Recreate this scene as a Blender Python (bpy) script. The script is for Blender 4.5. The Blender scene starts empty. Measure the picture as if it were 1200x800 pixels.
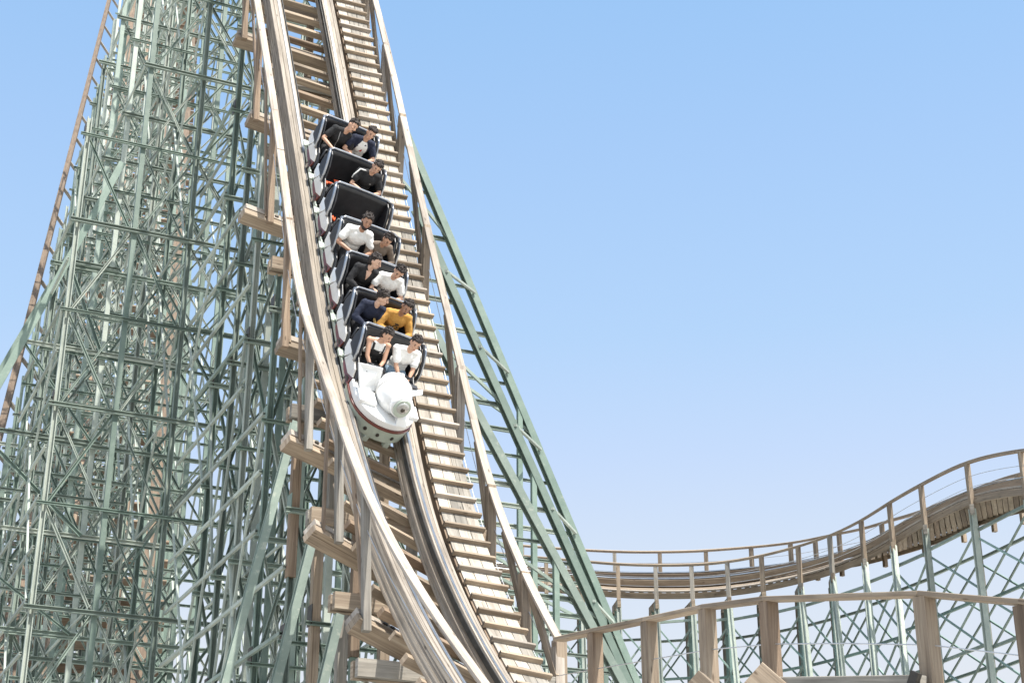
import bpy, bmesh, math, random
from math import sin, cos, radians, comb, pi
from mathutils import Vector, Matrix, Quaternion
random.seed(7)
V = Vector
SC = bpy.context.scene
COL = SC.collection

# ------------------------------------------------------------------ camera
F = 1900.0; PITCH = radians(23.4); CX, CY = 600.0, 400.0
cd = bpy.data.cameras.new('camera'); cam = bpy.data.objects.new('camera', cd); COL.objects.link(cam)
cam.location = (0, 0, 0); cam.rotation_euler = (radians(90) + PITCH, 0, 0)
cd.sensor_fit = 'HORIZONTAL'; cd.sensor_width = 36; cd.lens = F / 1200 * 36
cd.clip_start = 0.1; cd.clip_end = 6000
SC.camera = cam
GROUND = -1.8

def ray(x, y, d):
    X = (x - CX) / F * d; v = -(y - CY) / F * d
    return V((X, d * cos(PITCH) - v * sin(PITCH), d * sin(PITCH) + v * cos(PITCH)))
def px(P):
    d = P[1] * cos(PITCH) + P[2] * sin(PITCH); v = -P[1] * sin(PITCH) + P[2] * cos(PITCH)
    return CX + F * P[0] / d, CY - F * v / d
def in_view(p0, p1, m=90):
    a = px(p0); b = px(p1)
    return not (max(a[0], b[0]) < -m or min(a[0], b[0]) > 1200 + m or max(a[1], b[1]) < -m or min(a[1], b[1]) > 800 + m)
def on_plane(x, y, P, n):
    r = ray(x, y, 1.0); return r * (P.dot(n) / r.dot(n))

# ------------------------------------------------------------------ materials
def new_mat(name):
    m = bpy.data.materials.new(name); m.use_nodes = True
    nt = m.node_tree; b = nt.nodes['Principled BSDF']
    return m, nt, b
def nd(nt, t, **kw):
    n = nt.nodes.new(t)
    for k, v in kw.items():
        if k in n.inputs: n.inputs[k].default_value = v
        else: setattr(n, k, v)
    return n
def ramp(nt, fac, stops):
    r = nt.nodes.new('ShaderNodeValToRGB')
    e = r.color_ramp.elements
    while len(e) < len(stops): e.new(0.5)
    for i, (p, c) in enumerate(stops): e[i].position = p; e[i].color = (*c, 1)
    nt.links.new(fac, r.inputs[0]); return r
def wood(name, dark, mid, light, rough=0.85, var=0.35):
    m, nt, b = new_mat(name)
    uv = nd(nt, 'ShaderNodeUVMap')
    oi = nd(nt, 'ShaderNodeObjectInfo')
    mul = nd(nt, 'ShaderNodeVectorMath', operation='SCALE'); mul.inputs[0].default_value = (37, 91, 13)
    nt.links.new(oi.outputs['Random'], mul.inputs['Scale'])
    add = nd(nt, 'ShaderNodeVectorMath', operation='ADD')
    nt.links.new(uv.outputs[0], add.inputs[0]); nt.links.new(mul.outputs[0], add.inputs[1])
    mp = nd(nt, 'ShaderNodeMapping'); mp.inputs['Scale'].default_value = (0.9, 26, 1)
    nt.links.new(add.outputs[0], mp.inputs[0])
    n1 = nd(nt, 'ShaderNodeTexNoise', Scale=1.0, Detail=5.0, Roughness=0.65, Distortion=0.6); nt.links.new(mp.outputs[0], n1.inputs['Vector'])
    r = ramp(nt, n1.outputs['Fac'], [(0.22, dark), (0.5, mid), (0.75, light)])
    mp2 = nd(nt, 'ShaderNodeMapping'); mp2.inputs['Scale'].default_value = (1.6, 5, 1); nt.links.new(add.outputs[0], mp2.inputs[0])
    n2 = nd(nt, 'ShaderNodeTexNoise', Scale=1.0, Detail=4.0); nt.links.new(mp2.outputs[0], n2.inputs['Vector'])
    r2 = ramp(nt, n2.outputs['Fac'], [(0.3, (0.62, 0.6, 0.58)), (0.5, (1, 1, 1)), (0.72, (1.0, 0.97, 0.92))])
    mx = nd(nt, 'ShaderNodeMix', data_type='RGBA', blend_type='MULTIPLY'); mx.inputs['Factor'].default_value = 0.75
    nt.links.new(r.outputs[0], mx.inputs[6]); nt.links.new(r2.outputs[0], mx.inputs[7])
    mp3 = nd(nt, 'ShaderNodeMapping'); mp3.inputs['Scale'].default_value = (2.4, 8, 1); nt.links.new(add.outputs[0], mp3.inputs[0])
    vo = nd(nt, 'ShaderNodeTexVoronoi', Scale=1.0); nt.links.new(mp3.outputs[0], vo.inputs['Vector'])
    rk = ramp(nt, vo.outputs['Distance'], [(0.06, (.3, .26, .22)), (0.13, (1, 1, 1))])
    mk = nd(nt, 'ShaderNodeMix', data_type='RGBA', blend_type='MULTIPLY'); mk.inputs['Factor'].default_value = 0.8
    nt.links.new(mx.outputs[2], mk.inputs[6]); nt.links.new(rk.outputs[0], mk.inputs[7])
    mp4 = nd(nt, 'ShaderNodeMapping'); mp4.inputs['Scale'].default_value = (0.35, 40, 1); nt.links.new(add.outputs[0], mp4.inputs[0])
    n4 = nd(nt, 'ShaderNodeTexNoise', Scale=1.0, Detail=2.0); nt.links.new(mp4.outputs[0], n4.inputs['Vector'])
    rc = ramp(nt, n4.outputs['Fac'], [(0.3, (.35, .3, .26)), (0.36, (1, 1, 1))])
    mc = nd(nt, 'ShaderNodeMix', data_type='RGBA', blend_type='MULTIPLY'); mc.inputs['Factor'].default_value = 0.7
    nt.links.new(mk.outputs[2], mc.inputs[6]); nt.links.new(rc.outputs[0], mc.inputs[7]); mx = mc
    hsv = nd(nt, 'ShaderNodeHueSaturation')
    mr = nd(nt, 'ShaderNodeMapRange'); mr.inputs['To Min'].default_value = 1 - var; mr.inputs['To Max'].default_value = 1 + var * 0.6
    nt.links.new(oi.outputs['Random'], mr.inputs['Value']); nt.links.new(mr.outputs[0], hsv.inputs['Value'])
    nt.links.new(mx.outputs[2], hsv.inputs['Color']); nt.links.new(hsv.outputs[0], b.inputs['Base Color'])
    b.inputs['Roughness'].default_value = rough
    bp = nd(nt, 'ShaderNodeBump', Strength=0.35, Distance=0.01); nt.links.new(n1.outputs['Fac'], bp.inputs['Height']); nt.links.new(bp.outputs[0], b.inputs['Normal'])
    return m
def paint(name, c0, c1, rough=0.5, metal=0.0, sc=3.0, spots=None, var=0.2, coat=0.0):
    m, nt, b = new_mat(name)
    tc = nd(nt, 'ShaderNodeTexCoord'); oi = nd(nt, 'ShaderNodeObjectInfo')
    mul = nd(nt, 'ShaderNodeVectorMath', operation='SCALE'); mul.inputs[0].default_value = (37, 91, 13); nt.links.new(oi.outputs['Random'], mul.inputs['Scale'])
    add = nd(nt, 'ShaderNodeVectorMath', operation='ADD'); nt.links.new(tc.outputs['Object'], add.inputs[0]); nt.links.new(mul.outputs[0], add.inputs[1])
    n1 = nd(nt, 'ShaderNodeTexNoise', Scale=sc, Detail=5.0, Roughness=0.65); nt.links.new(add.outputs[0], n1.inputs['Vector'])
    stops = [(0.3, c0), (0.65, c1)]
    r = ramp(nt, n1.outputs['Fac'], stops); out = r.outputs[0]
    if spots:
        n2 = nd(nt, 'ShaderNodeTexNoise', Scale=sc * 4, Detail=6.0, Roughness=0.7); nt.links.new(add.outputs[0], n2.inputs['Vector'])
        r2 = ramp(nt, n2.outputs['Fac'], [(0.58, (0, 0, 0)), (0.68, (1, 1, 1))])
        mx = nd(nt, 'ShaderNodeMix', data_type='RGBA'); nt.links.new(r2.outputs[0], mx.inputs['Factor']); nt.links.new(out, mx.inputs[6]); mx.inputs[7].default_value = (*spots, 1); out = mx.outputs[2]
    hsv = nd(nt, 'ShaderNodeHueSaturation'); mr = nd(nt, 'ShaderNodeMapRange'); mr.inputs['To Min'].default_value = 1 - var; mr.inputs['To Max'].default_value = 1 + var
    nt.links.new(oi.outputs['Random'], mr.inputs['Value']); nt.links.new(mr.outputs[0], hsv.inputs['Value']); nt.links.new(out, hsv.inputs['Color'])
    nt.links.new(hsv.outputs[0], b.inputs['Base Color'])
    b.inputs['Roughness'].default_value = rough; b.inputs['Metallic'].default_value = metal
    b.inputs['Coat Weight'].default_value = coat; b.inputs['Coat Roughness'].default_value = 0.08
    bp = nd(nt, 'ShaderNodeBump', Strength=0.12, Distance=0.01); nt.links.new(n1.outputs['Fac'], bp.inputs['Height']); nt.links.new(bp.outputs[0], b.inputs['Normal'])
    return m
M = {}
M['wood_pale'] = wood('weathered_pale_wood', (0.2, 0.168, 0.138), (0.36, 0.312, 0.262), (0.48, 0.43, 0.375), var=0.18)
M['wood_track'] = wood('weathered_track_wood', (0.13, 0.11, 0.09), (0.29, 0.25, 0.205), (0.43, 0.385, 0.33), var=0.12)
M['wood_tan'] = wood('tan_wood', (0.15, 0.112, 0.08), (0.28, 0.218, 0.158), (0.4, 0.335, 0.255), var=0.28)
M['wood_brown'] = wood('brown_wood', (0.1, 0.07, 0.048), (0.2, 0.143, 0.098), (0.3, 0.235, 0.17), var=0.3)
M['wood_grey'] = wood('grey_wood', (0.13, 0.12, 0.1), (0.25, 0.23, 0.2), (0.38, 0.35, 0.3), var=0.25)
M['tread'] = wood('tread_wood', (0.26, 0.23, 0.19), (0.45, 0.405, 0.345), (0.58, 0.54, 0.48), var=0.3)
M['green'] = paint('faded_green_paint', (0.155, 0.2, 0.17), (0.235, 0.287, 0.247), 0.6, sc=2.0, spots=(0.3, 0.33, 0.28), var=0.25)
M['green_dark'] = paint('green_paint', (0.11, 0.16, 0.132), (0.178, 0.236, 0.197), 0.55, sc=2.0, spots=(0.2, 0.24, 0.2), var=0.2)
M['green_pale'] = paint('pale_sunlit_green_paint', (0.25, 0.288, 0.25), (0.38, 0.415, 0.365), 0.65, sc=2.0, var=0.25)  # paler copy of the green, sunlight on thin members put into its colour
M['teal'] = paint('teal_green_paint', (0.15, 0.235, 0.205), (0.24, 0.335, 0.295), 0.55, sc=2.0, spots=(0.3, 0.36, 0.32), var=0.25)
M['steel'] = paint('worn_steel', (0.3, 0.3, 0.3), (0.45, 0.45, 0.44), 0.35, 0.9, 4, var=0.05)
M['cable'] = paint('galvanised_cable', (0.45, 0.46, 0.47), (0.6, 0.6, 0.6), 0.4, 0.6, 5, var=0.05)
M['black'] = paint('black_vinyl', (0.012, 0.012, 0.014), (0.024, 0.024, 0.027), 0.42, 0, 8, var=0.1)
M['grease'] = paint('greasy_dark_steel', (0.02, 0.02, 0.018), (0.05, 0.048, 0.044), 0.5, 0.3, 6, var=0.1)
M['chrome'] = paint('brushed_silver', (0.3, 0.31, 0.33), (0.42, 0.43, 0.45), 0.3, 0.9, 6, var=0.03)
M['maroon'] = paint('maroon_gloss', (0.12, 0.03, 0.022), (0.17, 0.045, 0.032), 0.3, 0, 5, var=0.05, coat=0.4)
M['white'] = paint('white_gloss', (0.74, 0.75, 0.75), (0.82, 0.82, 0.81), 0.25, 0, 3, var=0.02, coat=0.5)
M['cream'] = paint('off_white_panel', (0.62, 0.6, 0.56), (0.74, 0.72, 0.68), 0.4, 0, 5, var=0.04)
M['sage'] = paint('sage_plate', (0.36, 0.41, 0.35), (0.46, 0.51, 0.44), 0.45, 0.1, 5, var=0.04)
M['orange'] = paint('orange_webbing', (0.75, 0.09, 0.02), (0.85, 0.13, 0.03), 0.6, 0, 20, var=0.02)
M['lens'] = paint('lamp_glass', (0.42, 0.43, 0.42), (0.58, 0.58, 0.56), 0.1, 0.3, 10, var=0.02, coat=1)
M['bolt'] = paint('dark_bolt', (0.04, 0.035, 0.03), (0.09, 0.08, 0.07), 0.5, 0.6, 10, var=0.1)
def cloth(name, c, rough=0.9):
    c0 = tuple(x * 0.82 for x in c)
    return paint(name, c0, c, rough, 0, 14, var=0.0)

# ------------------------------------------------------------------ mesh helpers
def link(name, me, mat=None, parent=None):
    o = bpy.data.objects.new(name, me); COL.objects.link(o)
    if mat is not None and not me.materials:
        for mm in (mat if isinstance(mat, (list, tuple)) else [mat]): me.materials.append(mm)
    if parent is not None: o.parent = parent
    return o
def empty(name, loc, rot=None):
    o = bpy.data.objects.new(name, None); COL.objects.link(o); o.location = loc
    if rot is not None: o.rotation_mode = 'QUATERNION'; o.rotation_quaternion = rot
    o.empty_display_size = 0.2
    return o
def tag(o, label=None, cat=None, group=None, kind=None):
    if label: o['label'] = label
    if cat: o['category'] = cat
    if group: o['group'] = group
    if kind: o['kind'] = kind
    return o
def prof_rect(w, h, c=0.005):
    a, b = w / 2, h / 2
    return [(-a + c, -b), (a - c, -b), (a, -b + c), (a, b - c), (a - c, b), (-a + c, b), (-a, b - c), (-a, -b + c)]
def prof_chan(w, h, t):
    a, b = w / 2, h / 2      # channel, open towards -u
    return [(-a, -b), (a, -b), (a, b), (-a, b), (-a, b - t), (a - t, b - t), (a - t, -b + t), (-a, -b + t)]
def prof_h(w, h, t):
    a, b = w / 2, h / 2; s = t / 2
    return [(-a, -b), (a, -b), (a, -b + t), (s, -b + t), (s, b - t), (a, b - t), (a, b), (-a, b), (-a, b - t), (-s, b - t), (-s, -b + t), (-a, -b + t)]
def prof_round(r, n=8):
    return [(r * cos(2 * pi * i / n), r * sin(2 * pi * i / n)) for i in range(n)]
def extrude(rings, uvlen, prof, caps=True):
    """mesh from list of rings (same vertex count); UV x = metres along, y = metres around"""
    n = len(prof); vs = []; fs = []; uvs = []
    per = [0]
    for i in range(n):
        a = prof[i]; b = prof[(i + 1) % n]; per.append(per[-1] + math.hypot(b[0] - a[0], b[1] - a[1]))
    for r in rings: vs += [tuple(p) for p in r]
    for k in range(len(rings) - 1):
        for i in range(n):
            j = (i + 1) % n
            fs.append((k * n + i, k * n + j, (k + 1) * n + j, (k + 1) * n + i))
            uvs += [(uvlen[k], per[i]), (uvlen[k], per[i + 1]), (uvlen[k + 1], per[i + 1]), (uvlen[k + 1], per[i])]
    if caps:
        fs.append(tuple(reversed(range(n)))); uvs += [(prof[i][0] * .3, prof[i][1]) for i in reversed(range(n))]
        b0 = (len(rings) - 1) * n
        fs.append(tuple(b0 + i for i in range(n))); uvs += [(prof[i][0] * .3, prof[i][1]) for i in range(n)]
    me = bpy.data.meshes.new('m'); me.from_pydata(vs, [], fs)
    ul = me.uv_layers.new(name='UVMap')
    for i, u in enumerate(uvs): ul.data[i].uv = u
    me.update()
    return me
def beam(name, p0, p1, prof, mat, parent=None, up=None):
    """straight member: local x along p0->p1, profile u = sideways, v = 'up'"""
    p0 = V(p0); p1 = V(p1); d = p1 - p0; L = max(d.length, .01); x = d.normalized() if d.length > 1e-4 else V((0, 0, 1))
    up = V(up) if up is not None else V((0, 0, 1))
    if abs(x.dot(up.normalized())) > 0.995: up = V((0, 1, 0))
    y = up.cross(x).normalized(); z = x.cross(y)
    rings = [[(0, u, v) for u, v in prof], [(L, u, v) for u, v in prof]]
    me = extrude(rings, [0, L], prof)
    me.name = name
    o = link(name, me, mat)
    m = Matrix((x, y, z)).transposed().to_4x4(); m.translation = p0
    if parent is not None:
        o.parent = parent; o.matrix_world = m if False else m
        o.matrix_parent_inverse = Matrix.Identity(4)
        o.matrix_basis = PARENT_INV(parent) @ m
    else: o.matrix_basis = m
    return o
def PARENT_INV(p):
    b = Matrix.LocRotScale(p.location, p.rotation_quaternion if p.rotation_mode == 'QUATERNION' else p.rotation_euler, p.scale)
    q = p.parent
    if q is not None:
        if q.type == 'EMPTY' or True:
            b = PARENT_INV(q).inverted() @ q_basis(p)
    return b.inverted()
def q_basis(p): return p.matrix_basis.copy()
def sweep(name, pts, us, vs, prof, mat, parent=None, caps=True):
    """profile swept along world points with per-point frames"""
    inv = PARENT_INV(parent) if parent is not None else Matrix.Identity(4)
    rings = []; ul = [0]
    for i, (p, u, v) in enumerate(zip(pts, us, vs)):
        rings.append([inv @ (p + u * a + v * b) for a, b in prof])
        if i: ul.append(ul[-1] + (pts[i] - pts[i - 1]).length)
    me = extrude(rings, ul, prof, caps); me.name = name
    return link(name, me, mat, parent)
def poly_prism(outline, axis, t0, t1, bev=0.0):
    """closed polygon (list of 2D) extruded along axis 'x','y' or 'z' from t0 to t1 -> bmesh"""
    bm = bmesh.new()
    def mk(a, b, t): return {'x': (t, a, b), 'y': (a, t, b), 'z': (a, b, t)}[axis]
    A = [bm.verts.new(mk(a, b, t0)) for a, b in outline]; B = [bm.verts.new(mk(a, b, t1)) for a, b in outline]
    n = len(outline)
    bm.faces.new(A); bm.faces.new(list(reversed(B)))
    for i in range(n):
        j = (i + 1) % n; bm.faces.new((A[j], A[i], B[i], B[j]))
    bmesh.ops.recalc_face_normals(bm, faces=bm.faces)
    if bev: bmesh.ops.bevel(bm, geom=bm.edges[:], offset=bev, segments=2, affect='EDGES', profile=0.6)
    return bm
def box_bm(x0, x1, y0, y1, z0, z1, bev=0.0):
    return poly_prism([(x0, y0), (x1, y0), (x1, y1), (x0, y1)], 'z', z0, z1, bev)
def tube_bm(pts, r, n=8, bm=None, r1=None):
    """round tube through points (tapering r -> r1)"""
    bm = bm or bmesh.new(); rings = []; N = len(pts)
    pts = [V(p) for p in pts]
    prev = None
    for i, p in enumerate(pts):
        d = (pts[min(i + 1, N - 1)] - pts[max(i - 1, 0)]).normalized()
        if prev is None:
            a = V((0, 0, 1)) if abs(d.z) < 0.9 else V((1, 0, 0)); u = d.cross(a).normalized()
        else: u = (prev - d * prev.dot(d)).normalized()
        prev = u; w = d.cross(u); rr = r if r1 is None else r + (r1 - r) * i / (N - 1)
        rings.append([bm.verts.new(p + u * rr * cos(2 * pi * k / n) + w * rr * sin(2 * pi * k / n)) for k in range(n)])
    new = []
    for a, b in zip(rings, rings[1:]):
        for k in range(n): new.append(bm.faces.new((a[k], a[(k + 1) % n], b[(k + 1) % n], b[k])))
    new.append(bm.faces.new(list(reversed(rings[0])))); new.append(bm.faces.new(rings[-1]))
    bmesh.ops.recalc_face_normals(bm, faces=new)
    return bm
def ellipsoid_bm(c, r, bm=None, seg=20, rot=None):
    bm = bm or bmesh.new()
    m = Matrix.Translation(V(c)) @ (rot.to_4x4() if rot is not None else Matrix.Identity(4)) @ Matrix.Diagonal((*r, 1))
    bmesh.ops.create_uvsphere(bm, u_segments=seg, v_segments=seg // 2, radius=1.0, matrix=m); return bm
def disc_bm(c, axis, r, t, n=28, bm=None):
    bm = bm or bmesh.new()
    q = V((0, 0, 1)).rotation_difference(V(axis)).to_matrix().to_4x4()
    bmesh.ops.create_cone(bm, cap_ends=True, segments=n, radius1=r, radius2=r, depth=t, matrix=Matrix.Translation(V(c)) @ q); return bm
def from_bm(name, bm, mat, parent=None, smooth=False):
    me = bpy.data.meshes.new(name); bm.to_mesh(me); bm.free()
    if smooth:
        for p in me.polygons: p.use_smooth = True
    return link(name, me, mat, parent)

# ------------------------------------------------------------------ the drop curve (Bezier of degree 6), bank and offsets
CP = [V(p) for p in [(-4.3216, 26.8907, 19.6811), (-3.0464, 24.3438, 13.7959), (-2.4219, 22.6289, 9.9778), (-1.9118, 21.8733, 7.8739), (-1.5136, 21.2899, 6.6599), (-1.2663, 19.7638, 5.1592), (0.4375, 17.55, 2.5646)]]
BK = [0.0032, 0.3497, 0.5925, 0.2256]; WB = [-0.0294, -0.0068, 0.1114]
WL, WN, WW, RH, RV, LH, LV = 0.3135, -0.2025, 0.5717, 0.8263, 0.3136, 0.5543, 0.7151
G = 1.15
UP = V((0, 0, 1))
def bern(cs, t):
    n = len(cs) - 1; r = cs[0] * 0
    for i, c in enumerate(cs): r = r + c * (comb(n, i) * t ** i * (1 - t) ** (n - i))
    return r
def raw(t):
    if t < 0:
        T = (bern(CP, 0.01) - CP[0]).normalized(); return CP[0] + T * (t * 20)
    if t > 1:
        T = (CP[6] - bern(CP, 0.99)).normalized()
        k = t - 1; T2 = (T + UP * 0.8 * min(k, .5)).normalized(); return CP[6] + T2 * (k * 20)
    return bern(CP, t)
def frame(t):
    P = raw(t); T = (raw(t + 0.005) - raw(t - 0.005)).normalized()
    H = UP.cross(T).normalized(); N = T.cross(H)
    tc = min(max(t, 0), 1); ph = bern(BK, tc) - radians(11) * math.exp(-((t - .42) / .15) ** 2); ps = bern(WB, tc)
    L = H * cos(ph) - N * sin(ph); NL = N * cos(ph) + H * sin(ph); W = H * cos(ps) - N * sin(ps)
    return P, T, H, N, L, NL, W
def find_t(fn, ypx, lo=-0.25, hi=1.15):
    for _ in range(50):
        m = (lo + hi) / 2
        if px(fn(m))[1] < ypx: lo = m
        else: hi = m
    return (lo + hi) / 2
TS = [-0.18 + i * (1.12 + 0.18) / 130 for i in range(131)]
FR = [frame(t) for t in TS]

#TRAIN
# ================================================================== TRAIN
corner_y = [378, 337, 292.5, 254, 212, 173, 135]
def corner(t):
    P, T, H, N, L, NL, W = frame(t); return P - L * .58 + NL * .75 - T * .3
car_t = [find_t(corner, y) for y in corner_y]
car_t = [car_t[0]] + [(car_t[i - 1] + 2 * car_t[i] + car_t[i + 1]) / 4 for i in range(1, 6)] + [car_t[6]]
def car_matrix(t):
    P, T, H, N, L, NL, W = frame(t)
    m = Matrix((L, -T, NL)).transposed().to_4x4(); m.translation = P; return m
car_lab = ['front coaster car with a bulbous white nose and round headlamp', 'black coaster car carrying the mustard sweater rider and a rider in navy',
    'black coaster car of the rider in a black wrap top and red belt', 'black coaster car of the bearded rider in white', 'empty black coaster car with orange belts on its seat',
    'black coaster car with one lone rider on its right seat', 'rearmost black coaster car at the top of the train']
def make_car(i, t):
    m = car_matrix(t)
    r = empty('coaster_car', m.translation, m.to_quaternion()); r.scale = (.88, 1, 1); tag(r, car_lab[i], 'coaster car', 'cars of the train')
    # chassis
    bm = box_bm(-.5, .5, -.4, .42, -.02, .1, .01); from_bm('chassis', bm, M['grease'], r)
    for s in (-1, 1):
        bm = poly_prism([(-.47, .05), (.45, .05), (.45, .1), (-.47, .12)], 'x', s * .56, s * .59, .004); from_bm('side_sill', bm, M['sage'], r)
        # maroon lower panel: sloped hexagon
        bm = bmesh.new(); lean = .05
        out = [(-.34, .1), (-.02, .1), (.14, .12), (.2, .2), (.02, .3), (-.3, .29)]
        A = [bm.verts.new((s * (.595 - (z - .1) * .3), y, z)) for y, z in out]; B = [bm.verts.new((s * (.57 - (z - .1) * .3), y, z)) for y, z in out]
        bm.faces.new(A); bm.faces.new(B[::-1])
        for k in range(6): bm.faces.new((A[k], A[(k + 1) % 6], B[(k + 1) % 6], B[k]))
        bmesh.ops.recalc_face_normals(bm, faces=bm.faces); from_bm('maroon_panel', bm, M['maroon'], r)
        bm = box_bm(min(s * .5, s * .64), max(s * .5, s * .64), .26, .42, .1, .125, .004); from_bm('step_plate', bm, M['sage'], r)
        bm = poly_prism([(.40, .36), (.24, .46), (.1, .33), (.22, .17), (.36, .22)], 'x', s * .55, s * .585, .006); from_bm('fender_panel', bm, M['white'], r)
        bm = poly_prism([(.1, .325), (.2, .16), (-.02, .1), (-.34, .24), (-.26, .34), (-.06, .36)], 'x', s * .55, s * .578, .006); from_bm('fender_panel', bm, M['cream'], r)
        # black tub side and rising wing
        bm = poly_prism([(.34, .12), (-.4, .12), (-.42, .3), (-.28, .4), (-.08, .44), (.02, .6), (.2, .74), (.36, .76)], 'x', s * .515, s * .545, .012); from_bm('tub_side', bm, M['black'], r)
        w_ = disc_bm((s * .56, -.24, .06), (1, 0, 0), .1, .06, 20); wh = from_bm('wheel', w_, M['grease'], r)
        from_bm('wheel_hub', disc_bm((s * .592, -.24, .06), (1, 0, 0), .045, .03, 14), M['steel'], wh)
        # outer arm ring of the wing
        pts = [(s * .585, -.1, .36), (s * .6, -.06, .5), (s * .6, .06, .64), (s * .595, .2, .74), (s * .58, .3, .77)]
        from_bm('wing_trim', tube_bm(pts, .026, 10), M['chrome'] if s < 0 else M['black'], r, True)
        if s > 0: from_bm('wing_trim', tube_bm([(p[0] + .012, p[1] - .03, p[2] + .02) for p in pts], .016, 8), M['chrome'], r, True)
        bm = poly_prism([(-.04, .36), (.0, .5), (.12, .64), (.3, .74), (.34, .5), (.3, .36)], 'x', s * .54, s * .59, .015); from_bm('wing', bm, M['black'], r)
    bm = box_bm(-.54, .54, -.34, .26, .1, .14); from_bm('floor', bm, M['black'], r)
    # seat: cushion, curved back, top roll
    bm = box_bm(-.52, .52, -.16, .25, .14, .26, .03); from_bm('seat', bm, M['black'], r)
    bm = bmesh.new(); rows = []
    for k in range(9):
        f = k / 8; z = .2 + f * .55; y = .2 + f * .12 + .02 * sin(f * 3)
        rows.append([bm.verts.new((-.56 + 1.12 * j / 10, y - .05 * (abs(j - 5) / 5) ** 3, z)) for j in range(11)])
    back = [[bm.verts.new((v.co.x, v.co.y + .07, v.co.z)) for v in rw] for rw in rows]
    for a, b in zip(rows, rows[1:]):
        for j in range(10): bm.faces.new((a[j], a[j + 1], b[j + 1], b[j]))
    for a, b in zip(back, back[1:]):
        for j in range(10): bm.faces.new((a[j + 1], a[j], b[j], b[j + 1]))
    for j in range(10): bm.faces.new((rows[-1][j], rows[-1][j + 1], back[-1][j + 1], back[-1][j]))
    for k in range(8):
        bm.faces.new((rows[k][0], rows[k + 1][0], back[k + 1][0], back[k][0])); bm.faces.new((rows[k + 1][10], rows[k][10], back[k][10], back[k + 1][10]))
    bmesh.ops.recalc_face_normals(bm, faces=bm.faces); bk = from_bm('backrest', bm, M['black'], r, True)
    from_bm('top_trim', tube_bm([(-.57, .3, .765), (-.5, .345, .775), (-.2, .36, .775), (.2, .36, .775), (.5, .345, .775), (.57, .3, .765)], .019, 10), M['chrome'], r, True)
    from_bm('divider', box_bm(-.03, .03, -.12, .2, .24, .34, .02), M['black'], r)
    # lap bars
    for s in (-1, 1):
        lb = from_bm('lap_bar', tube_bm([(s * .05, -.36, .2), (s * .06, -.33, .42), (s * .1, -.24, .47), (s * .44, -.24, .47), (s * .48, -.33, .42), (s * .5, -.36, .2)], .024, 8), M['black'], r, True)
        from_bm('pad', tube_bm([(s * .13, -.235, .475), (s * .41, -.235, .475)], .042, 10), M['black'], lb, True)
    if i in (4, 5):
        for s in ((-1, 1) if i == 4 else (-1,)):
            x = s * .27
            from_bm('seat_belt', tube_bm([(x - .2, .16, .28), (x - .15, .05, .3), (x - .02, .0, .33), (x + .05, .08, .31), (x + .02, .15, .32), (x + .1, .12, .34), (x + .19, .03, .3), (x + .21, .12, .28)] if i == 5 else [(x - .24, .12, .3), (x - .2, .0, .31), (x - .12, -.05, .3), (x - .08, .06, .29)], .022, 8), M['orange'], r, True)
            from_bm('buckle', box_bm(x - .2, x - .13, -.03, .04, .29, .33, .008), M['orange'], r)
    return r, m
cars = []
for i, t in enumerate(car_t): cars.append(make_car(i, t))
# ---- nose of the front car
nr_, nm_ = cars[0]
hull = []
for k in range(25):
    a = pi * k / 24; hull.append((-.6 * cos(a), -.52 - .62 * sin(a) ** 0.8))
hull = hull + [(.6, -.36), (-.6, -.36)]
def hull_at(sx, y0, z0, z1, bev):
    return poly_prism([(x * sx, (y + .36) * sx - .36 + y0) for x, y in hull], 'z', z0, z1, bev)
from_bm('nose_deck', hull_at(.97, 0, .14, .25, .02), M['white'], nr_)
from_bm('trim_strip', hull_at(1.0, 0, .105, .138, .004), M['maroon'], nr_)
skirt = from_bm('bumper_plate', hull_at(.985, 0, -.1, .1, .006), M['sage'], nr_)
bmh = bmesh.new()
for x in (-.3, -.08, .2): 
    yy = -.36 - .985 * (.16 + .62 * max(0, 1 - (x / .6) ** 2) ** .4)
    disc_bm((x, yy - .004, 0.0), (x * 1.2, -1, 0), .03, .012, 14, bmh)
from_bm('plate_hole', bmh, M['bolt'], skirt)
for s in (-1, 1):
    from_bm('tow_lug', box_bm(s * .2 - .05, s * .2 + .05, -1.1, -.95, -.2, -.102, .012), M['sage'], nr_)
    from_bm('wheel', disc_bm((s * .575, -.7, -.03), (1, 0, 0), .09, .06, 20), M['grease'], nr_)
dm = ellipsoid_bm((.05, -.62, .42), (.3, .36, .26), seg=36)
from_bm('nose_dome', dm, M['white'], nr_, True)
from_bm('nose_cone', tube_bm([(.07, -.86, .46), (.07, -.95, .48), (.07, -1.0, .49)], .19, 32, None, .165), M['white'], nr_, True)
hl = from_bm('headlamp', tube_bm([(.07, -.995, .488), (.07, -1.015, .492), (.07, -1.03, .496)], .15, 32, None, .135), M['sage'], nr_)
from_bm('lamp_glass', ellipsoid_bm((.07, -1.027, .496), (.11, .03, .11), seg=28), M['lens'], hl, True)
from_bm('lamp_emblem', disc_bm((.07, -1.056, .502), (0, -1, .2), .036, .008, 16), M['bolt'], hl)
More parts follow.
